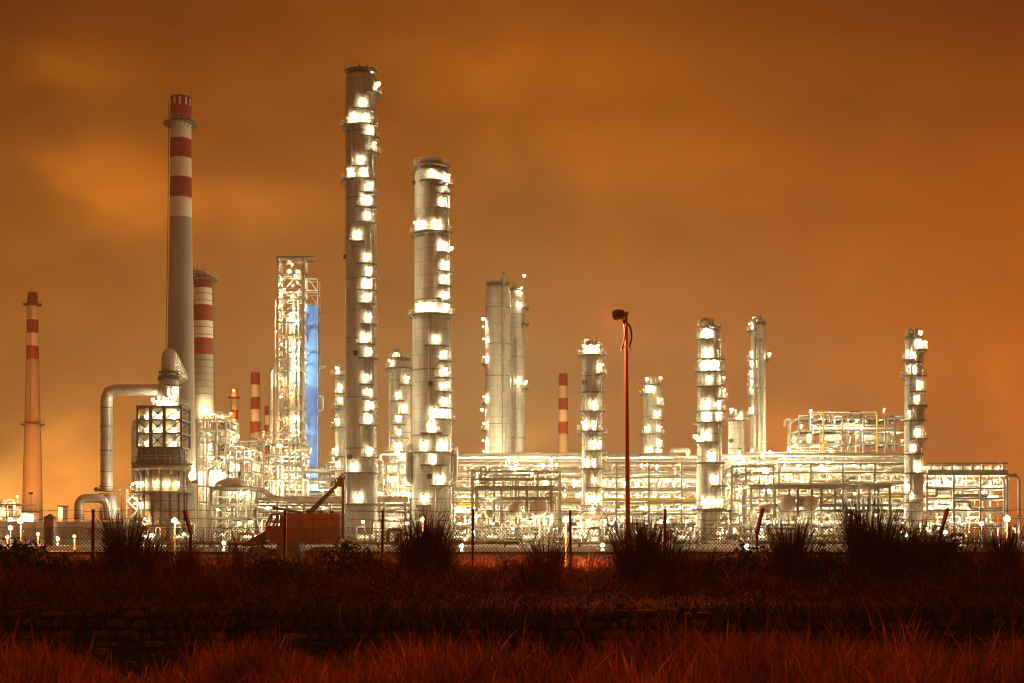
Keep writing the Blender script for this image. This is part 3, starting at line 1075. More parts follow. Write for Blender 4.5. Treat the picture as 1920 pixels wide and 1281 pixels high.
ub = thing('air_duct', 'inverted U air duct at the foot of the big bare duct, left of the reeds', 'duct', (wx(150, 246), 246, 0))
s6 = 246 / F
Z6 = lambda y: wz(y, 246)
pts = fillet([(-2 * s6, 0, 0), (-2 * s6, 0, Z6(934.5)), (44 * s6, 1.2, Z6(934.5)), (49 * s6, 1.2, Z6(972))], 17 * s6, 8)
MB().tube(pts, 8.6 * s6, 24).build('duct', M['duct'], ub, True)
mb = MB()
for y in (966, 971):
    mb.lathe([(8 * s6, -.1), (10 * s6, -.1), (10 * s6, .1), (8 * s6, .1)], (-2 * s6, 0, Z6(y)), 24)
mb.build('flange', M['dark'], ub)
d2 = thing('flue_duct', 'second duct with a mitred top, tucked behind the heater\'s left side', 'duct', (wx(257, 258), 258, 0))
s8 = 258 / F
Z8 = lambda y: wz(y, 258)
pts = [(24 * s8, 0, Z8(789)), (9 * s8, 0, Z8(789)), (2 * s8, 0, Z8(795)), (0, 0, Z8(806)), (0, 0, Z8(975))]
MB().tube(pts, 10.5 * s8, 26).build('duct', M['duct'], d2, True)
MB().box((0, 0, Z8(975) / 2), (2.6, 2.6, Z8(975))).build('base_box', M['steel2'], d2)


# ------------------------------------------------------------------ lattice tower and the slab of blue sky
def lattice_tower():
    D = 300.0
    s = D / F
    root = thing('lattice_tower', 'tall open steel lattice tower packed with lamps beside the blue slab', 'tower', (wx(545, D), D + 2.75, 0))
    h = 24 * s
    Z = lambda y: wz(y, D)
    ys = [1014, 985, 960, 935, 909, 885, 861, 837, 813, 789, 765, 741, 718, 695, 672, 649, 627, 605, 583, 561, 540, 514, 484]
    zs = [max(0, Z(y)) for y in ys]
    for sx in (-1, 1):
        for sy in (-1, 1):
            MB().bar((sx * h, sy * h, 0), (sx * h, sy * h, zs[-1]), .42).build('leg', M['steel'], root)
    for i, (za, zb) in enumerate(zip(zs, zs[1:])):
        mb = MB()
        for (ax, ay, bx, by) in ((-h, -h, h, -h), (h, -h, h, h), (h, h, -h, h), (-h, h, -h, -h)):
            mb.bar((ax, ay, zb), (bx, by, zb), .26)
            mx, my = (ax + bx) / 2, (ay + by) / 2
            if i % 5 == 4:
                mb.bar((ax, ay, za), (bx, by, zb), .18)
                mb.bar((bx, by, za), (ax, ay, zb), .18)
            else:
                mb.bar((ax, ay, za), (mx, my, zb), .18)
                mb.bar((bx, by, za), (mx, my, zb), .18)
        mb.build('bracing', M['steel'], root)
        if i > 2 and i % 2 == 0 and i < 21:
            dk = MB().box((0, 1.2, zb + .05), (2 * h - .5, 2 * h - 3.0, .1)).build('deck', M['deck'], root)
            rb = MB()
            railing(rb, [(-h + .3, -h + .3, zb + .1), (h - .3, -h + .3, zb + .1), (h - .3, h - .3, zb + .1)], gap=1.1)
            rb.build('railing', M['steel'], dk)
            mb = MB()
            q = R.random()
            mb.lathe([(.7, 0), (.7, 1.2), (.4, 1.6)], (-1 + 2 * q, .8, zb + .1), 12)
            mb.box((1.2 - 2 * q, 1.0, zb + .8), (1.0, 1.2, 1.3))
            mb.build('equipment', M['pipe'], dk)
    for x, w, y0, y1, mm in ((-2 * s, .5, 1010, 586, 'pipe'), (3 * s, .32, 1010, 560, 'pipe'), (-10 * s, .28, 1010, 600, 'steel2'), (12 * s, .22, 1010, 540, 'pipe'), (-16 * s, .2, 1000, 700, 'rust')):
        MB().tube(fillet([(x, -.6, max(0, Z(y0))), (x, -.6, Z(y1)), (x + .9, .8, Z(y1) + .2)], .6, 4), w, 10).build('riser_pipe', M[mm], root, True)
    MB().tube(fillet([(-h - 1.0, 0, Z(850)), (-h - 1.0, 0, Z(557)), (-h + .4, 0, Z(553))], .5), .16, 8).build('riser_pipe', M['pipe'], root, True)
    MB().tube(fillet([(-h - 1.9, 0, 0), (-h - 1.9, 0, Z(690)), (-h, .4, Z(686))], .9), .45, 10).build('riser_pipe', M['pipe'], root, True)
    mb = MB()
    mb.bar((-h - .4, -h, zs[-1] + .3), (h * 1.8, -h, zs[-1] + .3), .3)
    mb.bar((-h - .4, h, zs[-1] + .3), (h * 1.8, h, zs[-1] + .3), .3)
    mb.bar((h * 1.8, -h, zs[-1] + .3), (h * 1.8, h, zs[-1] + .3), .3)
    mb.box((-h * .3, 0, zs[-1] - .4), (1.2, 1.0, .8))
    mb.build('hoist_beam', M['steel2'], root)
    for (x, y, p) in ((546, 493, 1), (549, 512, .5), (524, 530, .9), (529, 536, .5), (547, 533, .9), (556, 527, .7), (525, 549, .9), (525, 571, .9), (549, 574, 1.2), (524, 598, 1), (553, 600, 1.2),
                      (516, 619, .6), (526, 643, 1), (560, 640, 1), (556, 662, 1), (556, 686, 1.2), (526, 708, 1), (558, 706, 1), (524, 737, .5), (545, 735, .6), (555, 780, 1), (536, 783, .6), (557, 805, 1),
                      (534, 822, .5), (556, 840, 1), (530, 846, .5), (548, 868, .9), (530, 890, .9), (552, 893, 1)):
        lamp(root, ((x - 545) * s, -h * .55 if p > .55 else .5, Z(y)), 650 * p, .26, WARM if p != .6 else SODIUM, 'lamp' if p != .6 else 'sodium', arm=(0, .7, -.6))
    return root


lattice_tower()


def blue_sky_slab():
    D = 304.0
    s = D / F
    root = thing('blue_sky_slab', 'tall narrow mottled blue slab in place of blue sky beside the lattice tower', 'shaft', (wx(582, D), D + 1.8, 0))
    Z = lambda y: wz(y, D)
    h = 11.6 * s
    MB().box((0, 0, Z(572) / 2), (2 * h, 3.4, Z(572))).build('cladding', M['blue'], root)  # patch of blue sky built as a solid slab
    for x in (-h - .2, h + .2):
        for y in (-1.8, 1.8):
            MB().box((x, y, Z(523) / 2), (.26, .26, Z(523))).build('post', M['steel'], root)
    mb = MB()
    for y in (523, 545, 549, 570):
        for yy in (-1.8, 1.8):
            mb.bar((-h - .05, yy, Z(y)), (h + .05, yy, Z(y)), .26)
    for a, b in ((570, 549), (545, 523)):
        mb.bar((h, -1.8, Z(a)), (-.3 * h, -1.8, Z(b)), .16)
        mb.bar((h, 1.8, Z(a)), (-.3 * h, 1.8, Z(b)), .16)
    mb.build('headframe', M['steel'], root)
    for y in (593, 687):
        mb = MB()
        mb.bar((h + .3, -1.2, Z(y)), (h + 1.9, -1.2, Z(y)), .3)
        mb.bar((h + .3, -1.2, Z(y + 5)), (h + 1.7, -1.2, Z(y + 1)), .14)
        mb.build('outrigger', M['steel'], root)
    pts = fillet([(h + .3, -.8, Z(765)), (h + 1.2, -.8, Z(740)), (h + 1.2, -.8, Z(765)), (h + .6, -.8, Z(771))], .5)
    MB().tube([(h + .2, -.8, Z(742))] + fillet([(h + .2, -.8, Z(742)), (h + 1.2, -.8, Z(742)), (h + 1.2, -.8, Z(769)), (h + .2, -.8, Z(769))], .5), .2, 8).build('pipe_loop', M['white'], root, True)
    for x, y, p in ((572, 571, 90), (571, 581, 30)):
        lamp(root, ((x - 582) * s, -2.3, Z(y)), p, .26, COOL, arm=(0, .5, .2))
    return root


blue_sky_slab()


# ------------------------------------------------------------------ pipe racks and process structures
def pipe_rack(name, label, px0, px1, D, depth, levels, bay, pipes, trusses=(), lamps=(), rails=(), yellow=None, seed=1, mids=(), cat='pipe rack', m='steel2'):
    """levels: rows of the beam levels at the front face; pipes: (row, n, rmin, rmax)"""
    rr = random.Random(seed)
    s = D / F
    x0, x1 = wx(px0, D), wx(px1, D)
    cx = (x0 + x1) / 2
    root = thing(name, label, cat, (cx, D + depth / 2, 0))
    L = x1 - x0
    Z = lambda y: wz(y, D)
    nb = max(1, round(L / bay))
    xs = [-L / 2 + L * i / nb for i in range(nb + 1)]
    ztop = Z(min(levels))
    yf, yb = -depth / 2, depth / 2
    for x in xs:                                    # portal frames
        mb = MB()
        for y in (yf, yb):
            mb.box((x, y, ztop / 2), (.36, .36, ztop))
        for lv in levels:
            mb.box((x, 0, Z(lv) - .3), (.28, depth - .4, .34))
        mb.build('portal_frame', M[m], root)
    for lv in levels:
        for y in (yf, yb):
            mb = MB()
            for a, b in zip(xs, xs[1:]):
                mb.box(((a + b) / 2, y, Z(lv) - .22), (b - a - .4, .24, .36))
            mb.build('beam', M[m], root)
    for (ya, yb_) in trusses:
        za, zb = Z(ya), Z(yb_)
        for i, (a, b) in enumerate(zip(xs, xs[1:])):
            mb = MB()
            c = (a + b) / 2
            mb.bar((a, yf - .02, zb), (a + (c - a) * .75, yf - .02, za), .17)
            mb.bar((b, yf - .02, zb), (b - (b - c) * .75, yf - .02, za), .17)
            mb.bar((c, yf - .03, za), (c, yf - .03, zb), .15)
            mb.build('bracing', M['white'], root)
    for (row, n, ra, rb) in pipes:
        z = Z(row)
        for k in range(n):
            r = ra + (rb - ra) * rr.random() ** 1.5
            y = yf + .7 + (depth - 1.4) * (k + .5 * rr.random()) / n
            a = -L / 2 - .5 if rr.random() < .7 else -L / 2 + L * rr.random() * .4
            b = L / 2 + .5 if rr.random() < .7 else L / 2 - L * rr.random() * .4
            pts = [(a, y, z + r), (b, y, z + r)]
            if rr.random() < .35:
                pts = fillet([(a, y, z + r - 2.2), (a, y, z + r), (b, y, z + r)], .6, 3)
            elif rr.random() < .3:                  # expansion loop
                q = a + (b - a) * rr.random() * .8
                pts = fillet([(a, y, z + r), (q, y, z + r), (q, y, z + r + 1.3), (q + 3, y, z + r + 1.3), (q + 3, y, z + r), (b, y, z + r)], .4, 3)
            MB().tube(pts, r, 8).build('pipe', M[rr.choice(('pipe', 'white', 'steel', 'clad2', 'steel2', 'rust', 'dark'))], root, True)
    if yellow:
        row, a, b = yellow
        z = Z(row)
        xa, xb = wx(a, D) - cx, wx(b, D) - cx
        pts = fillet([(xa + 3.5, yf - .5, z - 1.1), (xa, yf - .5, z - 1.1), (xa, yf - .5, z), (xb, yf - .5, z)], .5, 4)
        MB().tube(pts, .27, 10).build('gas_pipe', M['yellow'], root, True)
    for (row, n, hgt) in mids:                      # valves, small bore loops and risers standing on a level
        z = Z(row)
        for k in range(n):
            x = -L / 2 + L * (k + rr.random()) / n
            y = yf + .5 + rr.random() * (depth - 1)
            mb = MB()
            t = rr.random()
            r = .07 + .08 * rr.random()
            if t < .4:
                w = .5 + rr.random() * 1.2
                mb.tube(fillet([(x, y, z), (x, y, z + hgt), (x + w, y, z + hgt), (x + w, y, z)], .3, 3), r, 6)
            elif t < .7:
                mb.tube([(x, y, z), (x, y, z + hgt)], r, 6)
                mb.lathe([(.02, -.2), (.26, -.16), (.26, .16), (.02, .2)], (x, y, z + hgt * .55), 8)
                mb.tube([(x, y, z + hgt * .55), (x, y - .6, z + hgt * .6)], .05, 5)
            else:
                mb.tube(fillet([(x, y, z), (x, y, z + hgt * .7), (x + .8, y, z + hgt * .7), (x + .8, y, z + hgt)], .25, 3), r, 6)
            mb.build('valve_run', M[rr.choice(('pipe', 'white', 'steel'))], root, True)
    for row in rails:
        rb = MB()
        railing(rb, [(x, yf + .1, Z(row)) for x in xs], gap=1.5, r=.04)
        rb.build('railing', M['steel'], root)
    for q in lamps:
        x, y = q[0], q[1]
        p = q[2] if len(q) > 2 else 1
        dd = q[3] if len(q) > 3 else rr.random() * .5
        lamp(root, (wx(x, D) - cx, yf + .5 + dd * depth, Z(y)), 2500 * p, .3 if p >= 1 else .24, WARM, arm=(0, .4, -.8))
    return root


def process_unit(name, label, px0, px1, D, depth, rows, nx, seed, vessels=3, risers=8, runs=6, lamps=9, decks=True, cat='structure', m='steel', yellow=0, lp=420, extra=()):
    """open steel process structure: floors, posts, vessels, vertical and horizontal pipework, lamps"""
    rr = random.Random(seed)
    x0, x1 = wx(px0, D), wx(px1, D)
    cx, L = (x0 + x1) / 2, x1 - x0
    root = thing(name, label, cat, (cx, D + depth / 2, 0))
    Z = lambda y: max(0, wz(y, D))
    zs = [Z(y) for y in rows]
    ztop = max(zs)
    yf, yb = -depth / 2, depth / 2
    xs = [-L / 2 + L * i / nx for i in range(nx + 1)]
    for x in xs:
        for y in (yf, yb):
            h = ztop - (0 if rr.random() < .7 else (zs[0] - zs[1] if len(zs) > 1 else 0))
            MB().box((x, y, h / 2), (.34, .34, h)).build('post', M[m], root)
    for i, z in enumerate(zs):
        mb = MB()
        for y in (yf, yb):
            for a, b in zip(xs, xs[1:]):
                mb.box(((a + b) / 2, y, z - .2), (b - a - .36, .24, .36))
        for x in xs:
            mb.box((x, 0, z - .2), (.24, depth - .36, .36))
        mb.build('floor_frame', M[m], root)
        if decks and i < len(zs):
            MB().box((0, depth * .18, z + .04), (L - .4, depth * .6, .07)).build('deck', M['deck'], root)
            rb = MB()
            railing(rb, [(x, yf, z) for x in xs], gap=1.2, r=.036)
            rb.build('railing', M['steel'], root)
    za = 0
    for i, z in enumerate(sorted(zs)):
        if rr.random() < .8:
            k = rr.randrange(nx)
            mb = MB()
            mb.bar((xs[k] + .2, yf - .01, za + .2), (xs[k + 1] - .2, yf - .01, z - .45), .18)
            if rr.random() < .5:
                mb.bar((xs[k + 1] - .2, yf + .1, za + .2), (xs[k] + .2, yf + .1, z - .45), .18)
            mb.build('bracing', M[m], root)
        za = z
    zl = sorted([0] + zs)
    for k in range(vessels):
        lv = rr.randrange(max(1, len(zl) - 1))
        z, hh = zl[lv], zl[lv + 1] - zl[lv] if lv + 1 < len(zl) else 3
        x = -L / 2 + L * (k + .2 + .6 * rr.random()) / vessels
        y = rr.uniform(-.1, .35) * depth
        r = min(.42 * hh, .6 + rr.random() * .9)
        mb = MB()
        if rr.random() < .5:
            mb.lathe([(r * .5, .1), (r, .35), (r, hh * .72), (r * .7, hh * .82), (.01, hh * .86)], (x, y, z), 18)
            vn = 'vessel'
        else:
            w = min(L * .3, 2 + rr.random() * 3)
            zz = z + hh * .5
            mb.tube([(x - w / 2 - r * .4, y, zz), (x - w / 2, y, zz), (x + w / 2, y, zz), (x + w / 2 + r * .4, y, zz)], [r * .5, r, r, r * .5], 18)
            for q in (-.3, .3):
                mb.box((x + q * w, y, z + hh * .15), (.3, r * 1.4, hh * .3))
            vn = 'drum'
        mb.build(vn, M[rr.choice(('clad2', 'white', 'clad3', 'pipe'))], root, True)
    for k in range(risers):
        x = -L / 2 + L * (k + rr.random()) / risers
        y = rr.uniform(yf + .4, yb - .4)
        a = rr.choice(zl[:-1])
        b = rr.choice(zl[1:])
        if b < a + 1:
            a, b = 0, zl[-1]
        b += rr.random() * 1.6
        r = .09 + .2 * rr.random() ** 2
        w = rr.choice((-1, 1)) * (1 + 2 * rr.random())
        pts = fillet([(x, y, a), (x, y, b), (x + w, y, b), (x + w, y, b - 1.6)], .5, 3)
        MB().tube(pts, r, 8).build('riser_pipe', M[rr.choice(('pipe', 'white', 'steel', 'rust', 'steel2'))], root, True)
    for k in range(runs):
        z = rr.choice(zl) + .5 + 1.8 * rr.random()
        y = rr.uniform(yf, yb)
        r = .08 + .2 * rr.random() ** 2
        a = -L / 2 + L * .4 * rr.random()
        b = L / 2 - L * .4 * rr.random()
        pts = fillet([(a, y, z - 1.2), (a, y, z), (b, y, z), (b, y + .8, z)], .4, 3)
        MB().tube(pts, r, 8).build('pipe', M[rr.choice(('pipe', 'white', 'steel', 'steel2'))], root, True)
    for k in range(yellow):
        x = -L / 2 + L * (k + .45) / max(1, yellow)
        MB().tube(fillet([(x, yf - .2, zl[1]), (x, yf - .2, ztop + 1.4), (x - 1.0, yf - .2, ztop + 1.4)], .5), .2, 8).build('gas_pipe', M['yellow'], root, True)
    for k in range(lamps):
        lv = k % len(zl)
        z = zl[lv] + 2.1 + rr.random() * .6
        x = -L / 2 + L * ((k * .618 + rr.random() * .12) % 1)
        lamp(root, (x, rr.uniform(yf + .3, .2 * depth), z), 3.8 * lp * (.6 + .8 * rr.random()), .22 + .1 * rr.random(), WARM, arm=(0, .4, -.9))
    for (x, y, p) in extra:
        lamp(root, (wx(x, D) - cx, yf + .2, Z(y)), lp * p, .32, WARM, arm=(0, .4, -.9))
    return root


# the long main rack, right half of the yard
pipe_rack('pipe_rack', 'long many-level pipe rack with a yellow gas pipe, running right from the broad column', 850, 1400, 272, 11,
          (866, 893, 917, 941, 962, 985), 6.0,
          [(857, 2, .45, .5), (866, 4, .15, .3), (893, 5, .15, .4), (917, 6, .15, .38), (941, 5, .15, .4), (962, 5, .15, .45), (985, 6, .15, .4), (1003, 5, .15, .35)],
          trusses=((894, 916),), yellow=(936, 862, 1400), seed=41, rails=(866, 893), mids=((866, 34, 1.5), (917, 18, 1.6), (985, 24, 1.8)),
          lamps=[(884, 876), (912, 872), (958, 872), (1006, 876), (1045, 866), (1207, 868), (1237, 871), (1080, 905), (1022, 898), (1145, 905), (1172, 903), (1195, 905), (1240, 903), (1258, 898), (1285, 905),
                 (1140, 926), (900, 930), (960, 926), (1060, 926), (1230, 926), (1280, 930), (858, 950), (1035, 966), (1150, 955), (1200, 955), (1260, 955), (1380, 930), (1370, 905), (1385, 870),
                 (880, 975), (1090, 978), (1170, 975), (1240, 975), (1300, 978), (1370, 975)])
pipe_rack('pipe_rack', 'pipe rack section carrying big grey headers, under the yellow-piped upper structure', 1400, 1700, 274, 11,
          (868, 884, 905, 930, 958, 985), 6.0,
          [(856, 2, .4, .5), (868, 4, .15, .3), (884, 5, .15, .35), (905, 5, .15, .4), (930, 5, .15, .4), (958, 5, .15, .4), (985, 5, .15, .4)],
          trusses=((886, 904),), seed=43, rails=(868, 884), mids=((868, 22, 1.3), (905, 16, 1.6), (985, 16, 1.8)), yellow=(932, 1530, 1690),
          lamps=[(1403, 868), (1475, 870), (1498, 871), (1543, 872), (1588, 873), (1632, 872), (1655, 876), (1420, 905), (1450, 912), (1520, 908), (1560, 903), (1610, 905), (1650, 903),
                 (1430, 945), (1490, 922), (1560, 925), (1630, 928), (1680, 915), (1540, 960), (1600, 965), (1660, 955), (1440, 975), (1580, 985), (1690, 985)])
pipe_rack('pipe_rack', 'end section of the pipe rack under the row of air coolers, far right', 1738, 1888, 276, 11,
          (886, 914, 933, 955, 985), 5.5,
          [(886, 4, .15, .3), (914, 4, .15, .38), (933, 5, .15, .4), (955, 6, .15, .4), (985, 4, .15, .35)],
          trusses=((889, 912),), seed=47, rails=(886,), mids=((985, 12, 1.7), (914, 8, 1.4)),
          lamps=[(1735, 898), (1755, 901), (1776, 896), (1793, 901), (1813, 897), (1876, 899), (1892, 897), (1800, 925), (1850, 922), (1760, 940), (1830, 960), (1780, 975), (1870, 980)])
pipe_rack('pipe_rack', 'low pipe rack with one thick pale header, behind the red crane truck', 480, 770, 268, 8,
          (934, 946, 958, 975), 6.0,
          [(946, 4, .15, .35), (958, 4, .15, .4), (975, 5, .15, .4), (1000, 5, .15, .35)], seed=53, mids=((975, 14, 1.5),),
          lamps=[(500, 947), (560, 948), (605, 949), (640, 947), (700, 950), (735, 925), (520, 968), (590, 970), (660, 970), (740, 972), (730, 990), (560, 990)])
for (a, b, D, lab, sd_) in ((850, 1330, 296, 'dense rear pipe rack behind the main one, left of the brightest ribbed column', 57), (1330, 1700, 298, 'dense rear pipe rack behind the two-drum frame', 58), (480, 850, 300, 'rear pipe rack behind the tallest and broad columns', 59)):
    n_ = int((b - a) / 26)
    rr = random.Random(sd_)
    pipe_rack('pipe_rack', lab, a, b, D, 9, (884, 904, 924, 944, 964, 984), 5.5, [(q, 6, .15, .42) for q in (884, 904, 924, 944, 964, 984)], seed=sd_, rails=(884,), mids=((964, 18, 1.8), (984, 18, 1.8), (924, 12, 1.7)),
              lamps=[(a + (b - a) * (k + rr.random()) / n_, rr.choice((892, 912, 932, 952, 972, 990)), .9, rr.random() * .25) for k in range(n_)])
hd = thing('header_pipe', 'thick pale header pipe dropping over a step, above the red crane truck', 'pipe', (wx(600, 266), 266, 0))
s = 266 / F
Zh = lambda y: wz(y, 266)
MB().tube(fillet([(-132 * s, 0, Zh(917)), (-108 * s, 0, Zh(917)), (-86 * s, 0, Zh(936)), (60 * s, 0, Zh(936)), (166 * s, 0, Zh(936))], 1.2, 5), 5.6 * s, 16).build('pipe', M['pipe'], hd, True)
mb = MB()
for x in (-80, -30, 20, 70, 120, 160):
    mb.box((x * s, 0, Zh(942) / 2), (.4, .5, Zh(942)))
mb.build('support', M['steel2'], hd)

# air cooler bank
ac = thing('air_cooler', 'flat bank of rooftop air coolers topping the far right rack', 'cooler', (wx(1813, 276), 281.5, 0))
s = 276 / F
Zc = lambda y: wz(y, 276)
MB().box((0, 0, Zc(884)), (152 * s, 12, .5)).build('plenum', M['steel2'], ac)
for k in range(8):
    x = (-66 + k * 19) * s
    o = MB().lathe([(.95, Zc(883) + .25), (.95, Zc(876)), (1.1, Zc(873))], (x, -2.5, 0), 18).build('fan_ring', M['steel'], ac, True)
    MB().bar((x, -5.6, Zc(884)), (x, -5.6, Zc(869)), .3).build('post', M['steel'], ac)
mb = MB()
for y in (-5.6, 5.6):
    mb.bar((-76 * s, y, Zc(869)), (76 * s, y, Zc(869)), .3)
mb.build('top_beam', M['steel2'], ac)
MB().box((8 * s, -.5, Zc(890)), (172 * s, 10, .3)).build('walkway', M['deck'], ac)
for x in (1751, 1791, 1835, 1873):
    lamp(ac, ((x - 1813) * s, -5.0, Zc(875)), 260, .28, WARM, arm=(0, .5, -.5))

# upper structures and units that show behind and between the racks
process_unit('process_structure', 'upper steel structure with two yellow risers and roof pipework, left of the rightmost column', 1498, 1700, 302, 12, (783, 806, 831, 858, 890), 5, 61,
             vessels=10, risers=26, runs=16, lamps=14, yellow=2, extra=((1503, 798, 1.4), (1528, 799, .8), (1567, 799, .7), (1616, 798, .8), (1500, 828, 1), (1505, 845, 1), (1692, 825, .6)), cat='structure')
process_unit('process_structure', 'bright steel structure behind the two drums under its roof beam, mid yard', 885, 1050, 262, 6, (882, 896, 912), 4, 67, vessels=4, risers=16, runs=10, lamps=9, cat='structure', m='steel2',
             extra=((967, 873, 1.2), (1020, 903, 1.2), (895, 903, 1)))
process_unit('process_structure', 'crowded steel structure beside the stubby column, right of the brightest ribbed tower', 1372, 1450, 264, 7, (872, 888, 912, 938, 965), 3, 71, vessels=6, risers=16, runs=8, lamps=12, cat='structure', m='steel')
process_unit('process_structure', 'tangle of steelwork and pipes right of the round heater, under the plated chimney', 352, 424, 276, 12, (785, 804, 828, 852, 880, 910, 940), 4, 73, vessels=7, risers=20, runs=12, lamps=12, lp=300, cat='structure',
             extra=((352, 803, .8), (388, 812, .7)))
process_unit('process_structure', 'lower tangle of steelwork between the banded drum and the lattice tower', 426, 472, 277, 11, (842, 862, 885, 912, 940), 3, 74, vessels=5, risers=12, runs=8, lamps=8, lp=300, cat='structure', extra=((466, 843, 1.3), (470, 898, 1.2)))
process_unit('process_structure', 'open steel frame at the foot of the lattice tower, its left portal empty', 470, 566, 290, 9, (829, 852, 869, 897, 930), 4, 79, vessels=5, risers=12, runs=8, lamps=10, lp=360, cat='structure', extra=((500, 915, 1.6), (540, 916, 1.6)))
process_unit('process_structure', 'low bright steel structure in the gap between tallest and broad columns', 700, 775, 285, 9, (868, 890, 915, 945), 3, 83, vessels=6, risers=12, runs=8, lamps=10, lp=380, cat='structure', extra=((752, 912, 1.3),))
process_unit('process_structure', 'orange-lit far structure seen between blue slab and thin half-hidden column', 596, 640, 400, 12, (872, 900, 930, 965), 2, 89, vessels=3, risers=8, runs=5, lamps=7, lp=500, cat='structure')
process_unit('process_structure', 'white-lit structure behind the main rack, left of the crowned slim column', 850, 1090, 300, 12, (870, 900, 930, 960), 6, 97, vessels=12, risers=22, runs=14, lamps=18, lp=600, cat='structure')
process_unit('process_structure', 'white-lit structure behind the main rack, below the orange street lamp pole', 1090, 1320, 302, 12, (892, 918, 945, 970), 6, 101, vessels=12, risers=20, runs=14, lamps=18, lp=600, cat='structure')
process_unit('process_structure', 'white-lit structure behind the rack, below the upper structure with yellow risers', 1330, 1560, 304, 12, (868, 900, 930, 960), 6, 103, vessels=12, risers=20, runs=14, lamps=18, lp=600, cat='structure')
process_unit('process_structure', 'white-lit structure behind the rightmost column and the end of the rack', 1560, 1890, 306, 12, (900, 930, 960), 7, 107, vessels=12, risers=20, runs=14, lamps=16, lp=550, cat='structure')
process_unit('process_structure', 'low sodium-lit works on the far left horizon behind the fence', -60, 36, 420, 14, (945, 968, 985), 4, 109, vessels=5, risers=8, runs=6, lamps=5, lp=700, cat='structure')


# ------------------------------------------------------------------ front steel frames with drums
def drum_frame(name, label, px0, px1, D, depth, posts, rows, drums, seed, lamps=(), braces=()):
    s = D / F
    x0, x1 = wx(px0, D), wx(px1, D)
    cx = (x0 + x1) / 2
    root = thing(name, label, 'frame', (cx, D + depth / 2, 0))
    X = lambda px: wx(px, D) - cx
    Z = lambda y: wz(y, D)
    zt = Z(rows[0])
    yf, yb = -depth / 2, depth / 2
    for px in posts:
        for y in (yf, yb):
            MB().box((X(px), y, zt / 2), (.42, .42, zt)).build('post', M['steel2'], root)
    for i, row in enumerate(rows):
        mb = MB()
        xs = [X(p) for p in posts]
        for y in (yf, yb):
            for a, b in zip(xs, xs[1:]):
                mb.box(((a + b) / 2, y, Z(row) - .2), (b - a - .44, .3, .42))
        for x in xs:
            mb.box((x, 0, Z(row) - .2), (.3, depth - .44, .4))
        mb.build('floor_frame', M['steel2'], root)
        if i == 0:
            MB().box((0, 0, Z(row) + .1), (x1 - x0 + 1.2, depth + 1.0, .16)).build('roof_deck', M['deck'], root)
    for (pa, ra, pb, rb_) in braces:
        MB().bar((X(pa), yf - .02, Z(ra)), (X(pb), yf - .02, Z(rb_)), .2).build('bracing', M['steel2'], root)
    for (px, py, rp) in drums:                      # horizontal drums seen end on
        r = rp * s
        x, z = X(px), Z(py)
        mb = MB()
        ys = [yf - 1.3 + r * .5 * (1 - math.sin(t)) for t in (1.5, 1.2, .9, .6, .3, 0)]
        rs = [r * math.cos(t) for t in (1.5, 1.2, .9, .6, .3, 0)]
        mb.tube([(x, y, z) for y in ys] + [(x, yb - .3, z)], rs + [r], 28)
        o = mb.build('drum', M['drum'], root, True)
        sb = MB()
        for yy in (yf + 1.4, yb - 1.6):
            for q in (-.55, 0, .55):
                sb.box((x + q * r, yy, (z - r * .75 + Z(984)) / 2), (.22, .3, max(.3, z - r * .75 - Z(984))))
            sb.box((x, yy, z - r * .95), (r * 1.7, .4, .3))
        sb.build('saddle', M['white'], root)
    rr = random.Random(seed)
    for k in range(10):
        x = X(px0) + (x1 - x0) * rr.random()
        a = Z(rr.choice((1010, 985)))
        b = Z(rr.choice((930, 945, 960)))
        w = .8 + rr.random() * 1.4
        MB().tube(fillet([(x, rr.uniform(yf + .5, yb), a), (x, 0, b), (x + w, 0, b), (x + w, 0, a)], .4, 3), .08 + rr.random() * .12, 8).build('pipe', M[rr.choice(('white', 'pipe'))], root, True)
    for k in range(6):
        z = Z(rr.choice((935, 942, 985, 992, 1000))) + .3
        MB().tube([(X(px0) + .3, rr.uniform(yf + .6, yb), z), (X(px1) - .3, rr.uniform(yf + .6, yb), z)], .1 + rr.random() * .14, 8).build('pipe', M[rr.choice(('white', 'pipe', 'steel'))], root, True)
    for (x, y, p) in lamps:
        lamp(root, (X(x), yf - .9, Z(y)), 420 * p, .28, WARM, arm=(0, .8, .3))
    return root


drum_frame('drum_frame', 'dark steel frame holding three round drum ends, left of an orange post lamp', 893, 1036, 250, 7, (893, 940, 988, 1034), (913, 932, 984, 1014),
           [(918, 962, 9), (964, 955, 13), (1010, 954, 17)], 5,
           lamps=[(920, 937, 1), (898, 966, .9), (982, 974, .6), (1003, 968, .9), (1029, 968, 1.1), (960, 990, .7), (1012, 1002, .7), (930, 1004, .7)])
drum_frame('drum_frame', 'dark steel frame holding two big round drum ends side by side', 1408, 1672, 250, 8, (1408, 1452, 1496, 1540, 1585, 1630, 1668), (911, 945, 982, 1012),
           [(1432, 953, 11), (1475, 945, 17), (1519, 946, 15.5)], 6,
           lamps=[(1428, 927, .9), (1420, 965, .9), (1497, 972, .35), (1552, 966, .6), (1600, 925, .8), (1560, 990, .7), (1450, 1000, .8), (1640, 965, .8)],
           braces=((1540, 945, 1585, 913), (1540, 982, 1560, 945)))
drum_frame('drum_frame', 'steel frame with a shallow domed tank on its roof, between heater and crane truck', 396, 466, 246, 8, (396, 466), (914, 946, 970, 991, 1015), [], 7,
           lamps=[(448, 928, 1.4), (460, 924, 1), (410, 955, .5), (420, 1002, .8), (450, 980, .5), (462, 1006, .7)], braces=((466, 985, 396, 948), (396, 1012, 466, 975), (396, 925, 408, 914)))
s = 246 / F
